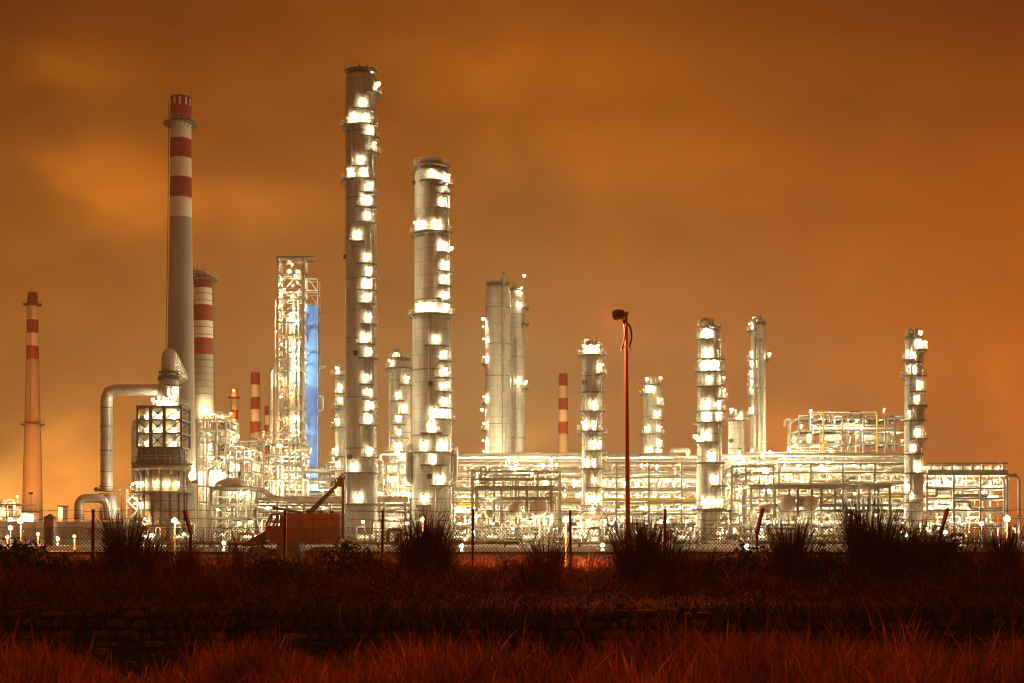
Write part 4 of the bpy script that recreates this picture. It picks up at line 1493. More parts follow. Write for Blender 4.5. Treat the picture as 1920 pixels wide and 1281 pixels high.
tk = thing('domed_tank', 'shallow dome-roofed tank lying on top of the steel frame beside the heater', 'tank', (wx(431, 248), 250, wz(913, 246) + .2))
MB().lathe([(3.0, .0), (3.0, .35), (2.7, .8), (1.8, 1.3), (.8, 1.55), (.01, 1.6)], n=28).build('shell', M['pipe'], tk, True)
mb = MB().tube([(-.6, 0, 1.5), (-.6, 0, 2.9)], .12, 6).tube([(1.3, 0, 1.3), (1.3, 0, 2.2)], .12, 6)
mb.ball((1.3, 0, 2.3), .35, 8, 6)
mb.build('nozzle', M['dark'], tk)
dr = thing('horizontal_drum', 'horizontal banded drum on a high steel deck, between the plated chimney and lattice tower', 'drum', (wx(428, 286), 286, wz(836, 286)))
s = 286 / F
MB().tube([(-24 * s, 0, 1.9), (-20 * s, 0, 1.9), (12 * s, 0, 1.9), (18 * s, 0, 1.9), (21 * s, 0, 1.9)], [1.55, 1.6, 1.6, 1.1, .3], 24).build('shell', M['clad2'], dr, True)
for k in range(4):
    MB().tube([((-20 + k * 9) * s - .1, 0, 1.9), ((-20 + k * 9) * s + .1, 0, 1.9)], 1.7, 24).build('band', M['steel2'], dr)
for q in (-14, 8):
    MB().box((q * s, 0, .3), (.5, 2.2, .8)).build('saddle', M['steel'], dr)
for q in (-20, 14):
    MB().box((q * s, 0, -wz(836, 286) / 2), (.45, 2.4, wz(836, 286) - .2)).build('leg', M['steel'], dr)
for i, (px, lab) in enumerate(((399, 'bright white upright vessel on the steelwork right of the heater, the taller of two'), (417, 'bright white upright vessel on the steelwork right of the heater, the shorter of two'))):
    v = thing('white_vessel', lab, 'vessel', (wx(px, 255), 255, 0), 'white upright vessels right of the heater')
    zt = wz(876 + 4 * i, 255)
    MB().lathe([(.85, 0), (.85, zt - .4), (.6, zt - .1), (.01, zt)], n=20).build('shell', M['white'], v, True)
    MB().tube(fillet([(.2, 0, zt - .1), (.2, 0, zt + 1.2), (-.7, 0, zt + 1.2), (-.7, 0, zt)], .35, 4), .14, 8).build('vent_pipe', M['white'], v, True)
    lamp(v, (.3, -1.4, zt - .8), 480, .28, WARM, arm=(0, .6, -.4))

# white square base of the crowned column, small skids and pipe loops near the ground
tb = thing('base_table', 'white curved-corner base table around the foot of the crowned slim column', 'platform', (wx(1112, 252), 254.5, 0))
s = 252 / F
zt = wz(967, 252)
MB().box((0, 0, zt), (52 * s, 4.6, .35)).build('table_top', M['white'], tb)
for x in (-23, 23):
    for y in (-2, 2):
        MB().box((x * s, y, zt / 2 - .1), (.35, .35, zt - .2)).build('leg', M['white'], tb)
rb = MB()
railing(rb, [(-26 * s, 2.2, zt + .2), (-26 * s, -2.2, zt + .2), (26 * s, -2.2, zt + .2), (26 * s, 2.2, zt + .2)], h=1.4, r=.08, gap=1.2)
rb.build('railing', M['white'], tb)
for x, y, p in ((-10, 975, .8), (12, 990, 1), (4, 1008, 1), (22, 975, .6), (-18, 1000, .7)):
    lamp(tb, (x * s, -2.6, wz(y, 252)), 420 * p, .28, WARM, arm=(0, .5, -.6))
for i, (px, w, py, lab) in enumerate(((1757, 14, 958, 'fat white pipe loop rising from the ground just right of the rightmost column'), (1734, 10, 962, 'slim white pipe loop between the rightmost column and the fat loop'), (1897, 14, 893, 'tall grey pipe loop at the right picture edge'))):
    lp_ = thing('pipe_loop', lab, 'pipe', (wx(px, 250), 250, 0))
    s = 250 / F
    z = wz(py, 250)
    MB().tube(fillet([(-w * s, 0, 0), (-w * s, 0, z), (w * s, 0, z), (w * s, 0, 0)], 1.0, 5), .36 - .06 * i, 12).build('pipe', M['white' if i < 2 else 'pipe'], lp_, True)
    mb = MB()
    for x in (-w, w):
        mb.lathe([(.5, .5), (.5, .75)], (x * s, 0, z * .35), 12)
    mb.build('flange', M['steel2'], lp_)
    lamp(lp_, (0, -1.2, 2.6), 420, .3, WARM, arm=(.3, .3, -2.5))

RS = random.Random(77)


def skid(label, px, D, kind):
    o = thing('pump_skid', label, 'pump', (wx(px, D), D, 0))
    MB().box((0, 0, .2), (3.4, 1.8, .4)).build('base_frame', M['steel2'], o)
    MB().tube([(-1.3, 0, 1.0), (.1, 0, 1.0)], .5, 14).build('motor', M['pipe'], o, True)
    mb = MB().ball((.8, 0, 1.05), .62, 12, 8, (.7, 1, 1))
    mb.build('pump_casing', M['steel'], o, True)
    h = 2.6 + kind * .5
    MB().tube(fillet([(.8, 0, 1.4), (.8, 0, h), (1.5, 0, h), (1.5, 0, .4)], .4, 4), .11, 8).build('discharge_pipe', M['steel'], o, True)
    MB().tube(fillet([(-.4, .5, .4), (-.4, .5, h - .6), (-1.5, .5, h - .6), (-1.5, .5, .4)], .3, 4), .08, 8).build('suction_pipe', M['steel'], o, True)
    lamp(o, (-.4, -2.2, 3.2), 900 if kind != 1 else 500, .24, WARM, arm=(0, 1.6, -2.8))


for i, (px, ref) in enumerate(((283, 'nearest the round heater foot'), (345, 'left of the domed-tank frame'), (480, 'behind the crane truck\'s nose'), (560, 'behind the crane truck\'s body'), (690, 'at the tallest column\'s foot'),
                               (770, 'left of the broad column\'s foot'), (868, 'just right of the broad column\'s foot'), (930, 'under the three-drum frame, left'), (1000, 'under the three-drum frame, right'),
                               (1088, 'left of the white base table'), (1150, 'between white base table and orange pole'), (1215, 'just right of the orange pole'), (1290, 'left of the brightest ribbed column\'s foot'),
                               (1370, 'right of the brightest ribbed column\'s foot'), (1440, 'under the two-drum frame, left'), (1540, 'under the two-drum frame, right'), (1690, 'left of the rightmost column\'s foot'), (1800, 'under the air-cooler rack'))):
    skid('white pump skid on the ground ' + ref, px, 170 + 65 * RS.random(), i % 3)

for (D, a, b, lab) in ((168, 240, 1000, 'low pipe track on sleepers in front of the yard, left half'), (174, 1010, 1900, 'low pipe track on sleepers in front of the yard, right half'), (212, 380, 1880, 'longer pipe track on taller trestles just before the pump skids')):
    o = thing('pipe_track', lab, 'pipe track', (wx((a + b) / 2, D), D, 0))
    L = (b - a) / F * D
    rr = random.Random(D)
    hb = .35 if D < 200 else 1.1
    for k in range(int(L / 5) + 1):
        x = -L / 2 + k * 5
        MB().box((x, 0, hb / 2), (.25, 2.6, hb)).build('sleeper', M['steel2'], o)
    for k in range(6):
        r = .08 + .13 * rr.random()
        y = -1.1 + k * .42
        x0, x1 = -L / 2 + L * .3 * rr.random(), L / 2 - L * .3 * rr.random()
        pts = [(x0, y, hb + r)]
        x = x0 + 6 * rr.random()
        while x < x1 - 8:
            x += 8 + 22 * rr.random()
            hh_ = .6 + 1.3 * rr.random()
            if x < x1 - 4:
                pts += [(x, y, hb + r), (x, y, hb + r + hh_), (x + 1.6, y, hb + r + hh_), (x + 1.6, y, hb + r)]
        pts.append((x1, y, hb + r))
        MB().tube(fillet(pts, .3, 3), r, 8).build('pipe', M[rr.choice(('white', 'pipe', 'steel', 'steel2'))], o, True)
    for k in range(16):
        x = -L / 2 + L * rr.random()
        mb = MB().tube([(x, -1.3, 0), (x, -1.3, 1.0 + 1.4 * rr.random())], .06, 6)
        mb.lathe([(.02, .7), (.2, .74), (.2, .82), (.02, .86)], (x, -1.3, 0), 8)
        mb.build('valve', M[rr.choice(('steel', 'white', 'red'))], o)

# equipment table of the brightest ribbed column
ft = thing('support_structure', 'braced steel support frame under the brightest ribbed column', 'frame', (wx(1340, 249), 249.5, 0))
s = 249 / F
zt = wz(956, 249)
for x in (-19, 30):
    MB().box((x * s, 0, zt / 2), (.34, .34, zt)).build('post', M['steel2'], ft)
MB().bar((-19 * s, 0, zt - .2), (30 * s, 0, zt - .2), .34).build('beam', M['steel2'], ft)
MB().bar((-19 * s, 0, wz(984, 249)), (30 * s, 0, wz(984, 249)), .26).build('beam', M['steel2'], ft)
MB().bar((-10 * s, 0, wz(1005, 249)), (28 * s, 0, wz(958, 249)), .18).build('bracing', M['steel2'], ft)
for x, y, p in ((-4, 997, 1.2), (12, 999, 1.2), (-12, 990, .8), (24, 996, .9)):
    lamp(ft, (x * s, .6, wz(y, 249)), 420 * p, .28, WARM, arm=(0, .5, -.6))


# ------------------------------------------------------------------ yard lamps on posts
def post_lamp(label, px, py, D, power, rgb, glass, group, r=.3, z0=0.0, pole='steel'):
    o = thing('lamp_post', label, 'lamp post', (wx(px, D), D, z0), group)
    h = wz(py, D) - z0
    q = 1.0 if D > 100 else .42
    MB().tube([(0, 0, 0), (0, 0, h - r - .05)], [.085 * q, .05 * q], 8).build('pole', M[pole], o, True)
    MB().lathe([(.2 * q, 0), (.2 * q, .25), (.1 * q, .4)], n=10).build('base', M['steel2'], o)
    g = MB().ball((0, 0, h), r, 14, 8).build('globe', M[glass], o, True)
    MB().lathe([(r * .6, h + r * .8), (.02, h + r * 1.25)], n=10).build('cap', M['dark'], o)
    light_at(o, (-.1, -r - .12, h + .05), power, rgb)
    return o


GO = 'orange post lamps along the yard'
post_lamp('red-orange glowing post lamp before the far left chimney', 39, 977, 62, 2600, REDDISH, 'redlamp', GO, r=.13)
post_lamp('yellow-orange post lamp at the foot of the round heater', 328, 976, 62, 1200, SODIUM, 'sodium', GO, r=.12)
post_lamp('orange post lamp under the three-drum frame\'s right end', 1061, 975, 62, 6000, SODIUM, 'sodium', GO, r=.14)
post_lamp('red-orange post lamp near the right picture edge, above reeds', 1888, 973, 62, 3000, REDDISH, 'redlamp', GO, r=.15)
post_lamp('small orange post lamp behind the tall reeds at the broad column', 793, 974, 62, 2600, SODIUM, 'sodium', GO, r=.09)
GW = 'white post lamps along the front of the yard'
WL = ((108, 1010, 'between the left kiosk and the inverted U duct'), (20, 990, 'at the left picture edge'), (285, 1004, 'below the round heater'), (345, 1003, 'below the leaning fence post'), (420, 1018, 'below the domed-tank frame'), (455, 1022, 'left of the crane truck nose'),
      (660, 1016, 'right of the crane truck'), (735, 1012, 'between the tallest and broad columns'), (866, 1024, 'just right of the broad column'), (930, 1026, 'below the smallest drum end'), (985, 1027, 'below the largest drum end'),
      (1085, 1024, 'below the crowned column'), (1130, 1022, 'left of the orange street lamp'), (1196, 998, 'in the reeds right of the orange street lamp'), (1262, 1022, 'left of the brightest ribbed column'), (1335, 1022, 'below the brightest ribbed column'),
      (1400, 1024, 'left of the two-drum frame'), (1435, 1026, 'below the small drum right of centre'), (1520, 1026, 'below the two big drum ends'), (1575, 1024, 'beside the tallest reeds'), (1700, 1004, 'below the rightmost column'), (1772, 998, 'below the fat white pipe loop'), (1840, 982, 'below the air coolers'))
for i, (px, py, ref) in enumerate(WL):
    low = py >= 1012
    if low and i % 4 != 0:
        continue
    post_lamp('white globe post lamp ' + ref, px, min(py, 1025), 121 + (i % 4) * 2 if low else 200, 420 if low else 1100, WARM, 'lamp', GW, r=.2 if low else .34)
for px, py, D, lab in ((14, 1008, 128, 'added low red lamp by the leafy bush, nearest the left edge'), (72, 1002, 135, 'added low red lamp between the far left chimney and kiosk'), (140, 1006, 128, 'low red lamp by the inverted U duct\'s near leg')):
    post_lamp(lab, px, py, D, 1500, REDDISH, 'redlamp', 'added low red lamps at the left', r=.16)  # lamps added to redden the dim ground at the left

# floodlight added to brighten the blue slab, standing behind the rack
fl = thing('floodlight', 'added floodlight mast aimed up at the blue slab', 'floodlight', (wx(606, 284), 284, 0))
MB().tube([(0, 0, 0), (0, 0, 10.6)], .12, 8).build('pole', M['steel'], fl, True)
for k in (-.5, .5):
    MB().box((k, 0, 10.8), (.7, .5, .5)).build('housing', M['steel2'], fl)
    MB().box((k, .28, 10.85), (.6, .05, .4)).build('lens', M['lamp'], fl)
for zz, ang, pw in ((10.9, 18, 2600), (11.0, 48, 12500)):
    ld = bpy.data.lights.new('flood_light', 'SPOT')
    ld.energy = pw
    ld.color = (.85, .92, 1)
    ld.spot_size = math.radians(26)
    ld.spot_blend = .6
    ld.shadow_soft_size = .2
    o = bpy.data.objects.new('flood_light', ld)
    col.objects.link(o)
    o.parent = fl
    o.location = (0, .45, zz)
    tgt = Vector((wx(582, 304) - wx(606, 284), 19, (14 if ang < 30 else 34) - zz))
    o.rotation_euler = (tgt - Vector((0, .45, 0))).to_track_quat('-Z', 'Y').to_euler()

def flood(label, px, D, h, tx, tD, ty, power, rgb, spread=40, glass='sodium'):
    o = thing('floodlight', label, 'floodlight', (wx(px, D), D, 0))
    MB().tube([(0, 0, 0), (0, 0, h)], [.16, .1], 8).build('pole', M['steel'], o, True)
    MB().box((0, -.1, h + .3), (1.1, .5, .6)).build('housing', M['steel2'], o)
    MB().box((0, .18, h + .32), (.9, .05, .45)).build('lens', M[glass], o)
    ld = bpy.data.lights.new('flood_light', 'SPOT')
    ld.energy, ld.color, ld.spot_size, ld.spot_blend, ld.shadow_soft_size = power, rgb, math.radians(spread), .7, .3
    q = bpy.data.objects.new('flood_light', ld)
    col.objects.link(q)
    q.parent = o
    q.location = (0, .4, h + .35)
    t = Vector((wx(tx, tD) - wx(px, D), tD - D - .4, wz(ty, tD) - h - .35))
    q.rotation_euler = t.to_track_quat('-Z', 'Y').to_euler()


AMBER = (1, .52, .18)
flood('floodlight mast aimed up the far left chimney', 58, 408, 13, 61, 450, 800, 150000, (1, .25, .03), 80)
flood('added floodlight mast aimed up the small glowing-tip chimney', 444, 585, 8, 439, 620, 800, 110000, AMBER, 60)  # this and the next three masts are added to brighten the distant chimneys
flood('added floodlight mast aimed up the distant rust-and-cream chimney', 474, 720, 10, 479, 760, 790, 330000, AMBER, 60)
flood('added floodlight mast aimed up the short faded chimney', 505, 665, 10, 502, 700, 830, 170000, AMBER, 60)
flood('added floodlight mast aimed up the lone distant chimney', 1050, 660, 10, 1056, 700, 790, 330000, AMBER, 60)
flood('added floodlight mast aimed at the thick pale grey column', 925, 314, 12, 938, 332, 740, 26000, WARM, 100, 'lamp')  # mast added to wash the grey column pale
flood('added floodlight mast aimed up the tallest and plated chimneys', 366, 262, 11, 378, 282, 740, 9000, WARM, 100, 'lamp')  # mast added to brighten both chimneys

# left background wall, kiosk
bw = thing('boundary_wall', 'low brown boundary wall behind the fence on the far left', 'wall', (wx(70, 205), 205, 0))
s = 205 / F
zt = wz(978, 205)
MB().box((0, 0, zt * .62), (240 * s, .3, zt * .76)).build('wall_panel', M['brick'], bw)
MB().box((0, 0, zt * .12), (240 * s, .5, zt * .24 - .01)).build('plinth', M['conc'], bw)
for k in range(9):
    MB().box(((-110 + k * 27) * s, -.25, zt / 2), (.3, .2, zt + .1)).build('pier', M['brick'], bw)
ks = thing('kiosk', 'small hip-roofed kiosk tower in front of the brown wall, left', 'kiosk', (wx(94, 192), 192, 0))
s = 192 / F
zt = wz(972, 192)
MB().box((0, 0, zt / 2), (18 * s, 1.3, zt)).build('wall', M['rust'], ks)
MB().lathe([(1.15, zt), (1.0, zt + .12), (.05, zt + .62)], n=4, a0=math.pi / 4, a1=math.pi / 4 + 2 * math.pi).build('roof', M['dark'], ks)
MB().box((0, -.67, zt * .35), (.7, .06, zt * .6)).build('door', M['dark'], ks)
for i, (px, py, w, h, ref) in enumerate(((8, 952, 26, 18, 'largest, at the picture edge'), (56, 962, 24, 12, 'middle one, white-lit'), (118, 950, 8, 30, 'narrow one right of the chimney'))):
    hb = thing('distant_building', 'lit distant plant building on the left horizon, ' + ref, 'building', (wx(px, 430), 430, 0))
    s = 430 / F
    zt = wz(py, 430)
    MB().box((0, 0, zt / 2), (w * s, 5, zt)).build('wall', M['white'], hb)
    MB().box((0, 0, zt + .15), (w * s + .6, 5.6, .3)).build('roof', M['steel2'], hb)
    for k in range(3):
        MB().box(((-.3 + .3 * k) * w * s, -2.55, zt * .7), (w * s * .16, .1, zt * .2)).build('window', M['sodium' if i != 1 else 'lamp'], hb)
    lamp(hb, (w * s * .3, -3.4, zt - .6), 1800, .6, SODIUM if i != 1 else WARM, 'sodium' if i != 1 else 'lamp', arm=(0, .8, -.4))
for i, px in enumerate((20, 62, 84, 170, 240)):
    post_lamp('small sodium post lamp far behind the left fence, ' + ('leftmost', 'second from the left', 'third from the left', 'beside the inverted U duct', 'left of the heater')[i], px, 1000 - (i * 7) % 13, 260, 1500, SODIUM, 'sodium', 'distant sodium lamps at the left', r=.36)


# ------------------------------------------------------------------ ground
PROF = [(-30, 0.0), (5, 0.0), (10, -.85), (14, -1.0), (26, -1.05), (30, -2.5), (38.8, -2.5), (39.1, -.45), (40, -.26), (44, .0), (50, .08), (70, .02), (110, 0), (1450, 0)]


def gz(y, x=0.0):
    for (a, za), (b, zb) in zip(PROF, PROF[1:]):
        if a <= y <= b:
            t = (y - a) / (b - a)
            z = za + (zb - za) * t
            break
    else:
        z = 0
    if 38.9 < y < 43:
        z += .16 * math.sin(x * .83 + 1) * math.sin(x * .37) + .09 * math.sin(x * 2.9)
    if 6 < y < 100:
        z += .07 * math.sin(x * .9 + y * .3) * math.sin(y * .7 + x * .23) + .05 * math.sin(x * 2.3 + y)
    return z


def build_ground():
    ys = [-30, -5, 3, 6, 8, 10, 12, 14, 16, 18, 20, 22, 24, 26, 27, 28, 29, 30, 32, 35, 38.6, 38.8, 39.0, 39.5] + [40 + i * 1.2 for i in range(26)] + [75, 85, 95, 105, 118, 150, 250, 500, 900, 1400]
    xs = [-700, -300, -120, -70] + [-45 + i * 1.5 for i in range(61)] + [70, 120, 300, 700]
    v = [(x, y, gz(y, x)) for y in ys for x in xs]
    n = len(xs)
    f, mi = [], []
    for j in range(len(ys) - 1):
        for i in range(n - 1):
            f.append((j * n + i, j * n + i + 1, (j + 1) * n + i + 1, (j + 1) * n + i))
            mi.append(1 if ys[j] >= 118 else 0)
    me = bpy.data.meshes.new('ground')
    me.from_pydata(v, [], f)
    me.materials.append(mat('dark_earth', (.035, .022, .014), .95, 0, .5, 1.2))
    me.materials.append(M['yard'])
    me.polygons.foreach_set('material_index', mi)
    o = bpy.data.objects.new('ground', me)
    col.objects.link(o)
    o['kind'] = 'structure'


build_ground()
kb = MB().box((0, 113, .06), (300, .5, .32)).build('kerb', mat('dark_kerb', (.05, .04, .03), .9, 0, .4, .8))
kb['kind'] = 'structure'


# ------------------------------------------------------------------ rubble retaining wall
def rubble_wall():
    o = thing('rubble_wall', 'rubble stone retaining wall with a flat coping, in shadow below the reeds', 'wall', (0, 39, -2.5))
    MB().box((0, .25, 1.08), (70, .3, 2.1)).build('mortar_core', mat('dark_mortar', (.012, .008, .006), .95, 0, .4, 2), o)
    rr = random.Random(12)
    mb = MB()
    zrow = .1
    while zrow < 1.98:
        z = zrow
        hh = .2 + rr.random() * .14
        x = -22 + rr.random()
        while x < 22:
            w = .2 + rr.random() ** 1.6 * .62
            z = zrow + (rr.random() - .5) * .12
            h = hh * (.7 + .4 * rr.random())
            n, m_ = 9, 4
            ph = rr.random() * 6
            k1, k2 = .12 * rr.random(), .12 * rr.random()
            vs, fs = [(x + w / 2, -.05 - .1 * rr.random(), z + h / 2)], []
            dep = .05 + .09 * rr.random()
            tl = (rr.random() - .5) * .3
            for j, (q, yy) in enumerate(((.55, -.02), (.86, .03), (1.0, .12))):
                for i in range(n):
                    t = 2 * math.pi * i / n
                    e = 1 + k1 * math.sin(2 * t + ph) + k2 * math.sin(3 * t + ph * 2)
                    ux = math.copysign(abs(math.cos(t)) ** .7, math.cos(t)) * e
                    uz = math.copysign(abs(math.sin(t)) ** .7, math.sin(t)) * e
                    vs.append((x + w / 2 + ux * q * w * .46, yy - dep + .02 * rr.random() + tl * uz * .1, z + h / 2 + uz * q * h * .48 + tl * ux * w * .2))
            for i in range(n):
                i2 = (i + 1) % n
                fs.append((0, 1 + i2, 1 + i))
                for j in range(2):
                    fs.append((1 + j * n + i, 1 + j * n + i2, 1 + (j + 1) * n + i2, 1 + (j + 1) * n + i))
            mb.add(vs, [tuple(reversed(q)) for q in fs])
            x += w + .02 + rr.random() * .05
        zrow += hh + .02
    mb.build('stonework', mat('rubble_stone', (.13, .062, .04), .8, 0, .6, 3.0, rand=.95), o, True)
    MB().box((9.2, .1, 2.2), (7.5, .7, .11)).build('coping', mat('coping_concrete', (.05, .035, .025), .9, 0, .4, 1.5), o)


rubble_wall()


# ------------------------------------------------------------------ vegetation (curved blade geometry)
NP = np.random.default_rng(5)


def blades(px, py, pz, h, w, lean, az, curl, plume=None):
    """one tapered, bending blade per entry; returns (verts, quads, tris) flattened"""
    n = len(px)
    S = 4
    t = np.linspace(0, 1, S + 1)
    dx, dy = np.cos(az), np.sin(az)
    # blade side vector mostly across the view
    sa = NP.uniform(-.9, .9, n)
    ux, uy = np.cos(sa), np.sin(sa)
    V = np.zeros((n, 2 * S + 1, 3))
    for k in range(S + 1):
        out = h * (lean * t[k] + curl * t[k] ** 2.2)
        up = h * t[k] * (1 - .25 * (lean + curl * t[k]) ** 2).clip(.2, 1)
        ww = w * (1 - t[k]) ** .7
        if plume is not None and 0 < k < S:
            ww = np.where(plume, w * (0.35 if k == 1 else (1.6 if k == 2 else 2.1)), ww)
        cx, cy, cz = px + dx * out, py + dy * out, pz + up
        if k < S:
            V[:, 2 * k, 0], V[:, 2 * k, 1], V[:, 2 * k, 2] = cx - ux * ww / 2, cy - uy * ww / 2, cz
            V[:, 2 * k + 1, 0], V[:, 2 * k + 1, 1], V[:, 2 * k + 1, 2] = cx + ux * ww / 2, cy + uy * ww / 2, cz
        else:
            V[:, 2 * S, 0], V[:, 2 * S, 1], V[:, 2 * S, 2] = cx, cy, cz
    return V


def blade_mesh(name, V, mats):
    n, k, _ = V.shape
    S = (k - 1) // 2
    base = np.arange(n)[:, None] * k
    loops, tot = [], []
    pat = []
    for j in range(S - 1):
        pat += [2 * j, 2 * j + 1, 2 * j + 3, 2 * j + 2]
        tot.append(4)
    pat += [2 * S - 2, 2 * S - 1, 2 * S]
    tot.append(3)
    loops = (base + np.array(pat)[None, :]).ravel()
    totals = np.tile(np.array(tot), n)
    starts = np.concatenate([[0], np.cumsum(totals)[:-1]])
    me = bpy.data.meshes.new(name)
    me.vertices.add(n * k)
    me.vertices.foreach_set('co', V.reshape(-1).astype(np.float32))
    me.loops.add(len(loops))
    me.loops.foreach_set('vertex_index', loops.astype(np.int32))
    me.polygons.add(len(totals))
    me.polygons.foreach_set('loop_start', starts.astype(np.int32))
    try:
        me.polygons.foreach_set('loop_total', totals.astype(np.int32))
    except Exception:
        pass
    me.materials.append(mats)
    me.update(calc_edges=True)
    me.validate()
    o = bpy.data.objects.new(name, me)
    col.objects.link(o)
    return o


G_DRY = mat('dry_grass', (.50, .165, .068), .8, 0, .6, .55, rand=.7, spec=.15)
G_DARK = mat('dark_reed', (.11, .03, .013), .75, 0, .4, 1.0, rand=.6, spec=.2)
G_MID = mat('bank_grass', (.20, .058, .023), .8, 0, .4, .8, rand=.6, spec=.15)
G_LEAF = mat('bush_leaf', (.05, .04, .02), .7, 0, .4, 1.0, rand=.5, spec=.2)


def clumpy(n, x0, x1, y0, y1, nc, spread):
    cx, cy = NP.uniform(x0, x1, nc), NP.uniform(y0, y1, nc)
    k = NP.integers(0, nc, n)
    x = cx[k] + NP.normal(0, spread, n)
    y = cy[k] + NP.normal(0, spread * .8, n)
    u = NP.random(n) < .35
    x[u] = NP.uniform(x0, x1, u.sum())
    y[u] = NP.uniform(y0, y1, u.sum())
    return x, y.clip(y0, y1), k


GZ = np.vectorize(gz)
# near dry grass along the bottom edge
n = 130000
y = 11 + 15 * NP.random(n) ** .8
x = NP.uniform(-1, 1, n) * (y * .43 + 1)
x2, y2, kk = clumpy(42000, -11, 11, 13, 26, 420, .28)
hh2 = (NP.uniform(.3, .85, 420)[kk]) * NP.uniform(.5, 1.1, 42000)
hh = NP.uniform(.22, .58, n) * (1 + .25 * np.sin(x * .7) * np.sin(y * .5 + x * .2))
X, Y, H = np.concatenate([x, x2]), np.concatenate([y, y2]), np.concatenate([hh, hh2])
n = len(X)
H *= (1 + .45 * np.sin(X * .62 + 1.3) * np.sin(Y * .41 + X * .17) + .35 * np.sin(X * 1.7 + Y * .9) + .2 * np.sin(X * .23)).clip(.3, 1.4)
pl = NP.random(n) < .25
V = blades(X, Y, GZ(Y, X) - .02, H * np.where(pl, 1.05, 1) * (1 + .45 * ((Y - 17) / 8).clip(0, 1)), NP.uniform(.0025, .0075, n) * np.where(pl, 1.6, 1), NP.uniform(-.1, .4, n), NP.uniform(0, 6.28, n), NP.uniform(0, .45, n), pl)
tag(blade_mesh('grass', V, G_DRY), 'red-brown dry grass filling the bottom of the picture', 'grass', kind='stuff')
# dark scrub between the reed clumps
n = 26000
x, y, kk = clumpy(n, -21, 21, 40.4, 47.5, 90, .55)
sc = NP.uniform(.4, 1.6, 90)[kk]
V = blades(x, y, GZ(y, x) - .03, sc * NP.uniform(.4, 1.1, n), NP.uniform(.010, .03, n), NP.uniform(0, .8, n), NP.uniform(0, 6.28, n), NP.uniform(0, 1.5, n))
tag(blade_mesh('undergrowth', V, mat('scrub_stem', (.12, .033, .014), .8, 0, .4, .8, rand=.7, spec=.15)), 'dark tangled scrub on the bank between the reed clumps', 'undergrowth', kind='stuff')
# thin lone stalks standing above it on the left
n = 38
xs_ = np.concatenate([NP.uniform(-9, -3.0, 30), NP.uniform(-2, 9, 8)])
ys_ = NP.uniform(19, 25, n)
V = blades(xs_, ys_, GZ(ys_, xs_), NP.uniform(.9, 2.2, n), NP.uniform(.008, .016, n), NP.uniform(.05, .5, n), np.where(NP.random(n) < .75, math.pi, 0) + NP.normal(0, .4, n), NP.uniform(0, .2, n))
tag(blade_mesh('tall_grass', V, G_DRY), 'long bare grass stalks leaning left above the near grass', 'grass', kind='stuff')
# bank grass above the wall, and the field beyond the fence
n = 26000
x, y, _k = clumpy(n, -21, 21, 39.6, 53, 500, .45)
V = blades(x, y, GZ(y, x) - .03, NP.uniform(.18, .62, n) * (1 + .5 * np.sin(x * .8 + 1) * np.sin(x * .31)).clip(.35, 1.6), NP.uniform(.012, .03, n), NP.uniform(0, .7, n), NP.uniform(0, 6.28, n), NP.uniform(0, .9, n))
tag(blade_mesh('grass', V, G_MID), 'rough low grass on the bank above the rubble wall', 'grass', kind='stuff')
n = 34000
x, y, kk = clumpy(n, -21, 21, 38.7, 40.6, 130, .5)
cl = NP.uniform(.15, 1.0, 130) ** 1.5
hh = NP.uniform(.25, .6, n) + cl[kk] * NP.uniform(.1, .9, n)
V = blades(x, y, np.maximum(GZ(y, x), -.3) - .03, hh, NP.uniform(.012, .03, n), NP.uniform(.2, .9, n), NP.normal(-1.57, .9, n), NP.uniform(.1, 1.3, n))
tl = np.array([0, 0, .25, .25, .5, .5, .75, .75, 1.0])
V[:, :, 2] -= (NP.uniform(0, 1.5, n) * hh)[:, None] * tl[None, :] ** 2      # heavy blades bend down over the wall
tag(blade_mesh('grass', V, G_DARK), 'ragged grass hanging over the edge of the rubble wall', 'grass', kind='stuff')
n = 22000
x, y, _k = clumpy(n, -34, 34, 53, 84, 500, .8)
V = blades(x, y, GZ(y, x) - .03, NP.uniform(.25, .8, n), NP.uniform(.02, .045, n), NP.uniform(0, .6, n), NP.uniform(0, 6.28, n), NP.uniform(0, .7, n))
tag(blade_mesh('grass', V, G_MID), 'rough grass field between the fence and the plant yard', 'grass', kind='stuff')


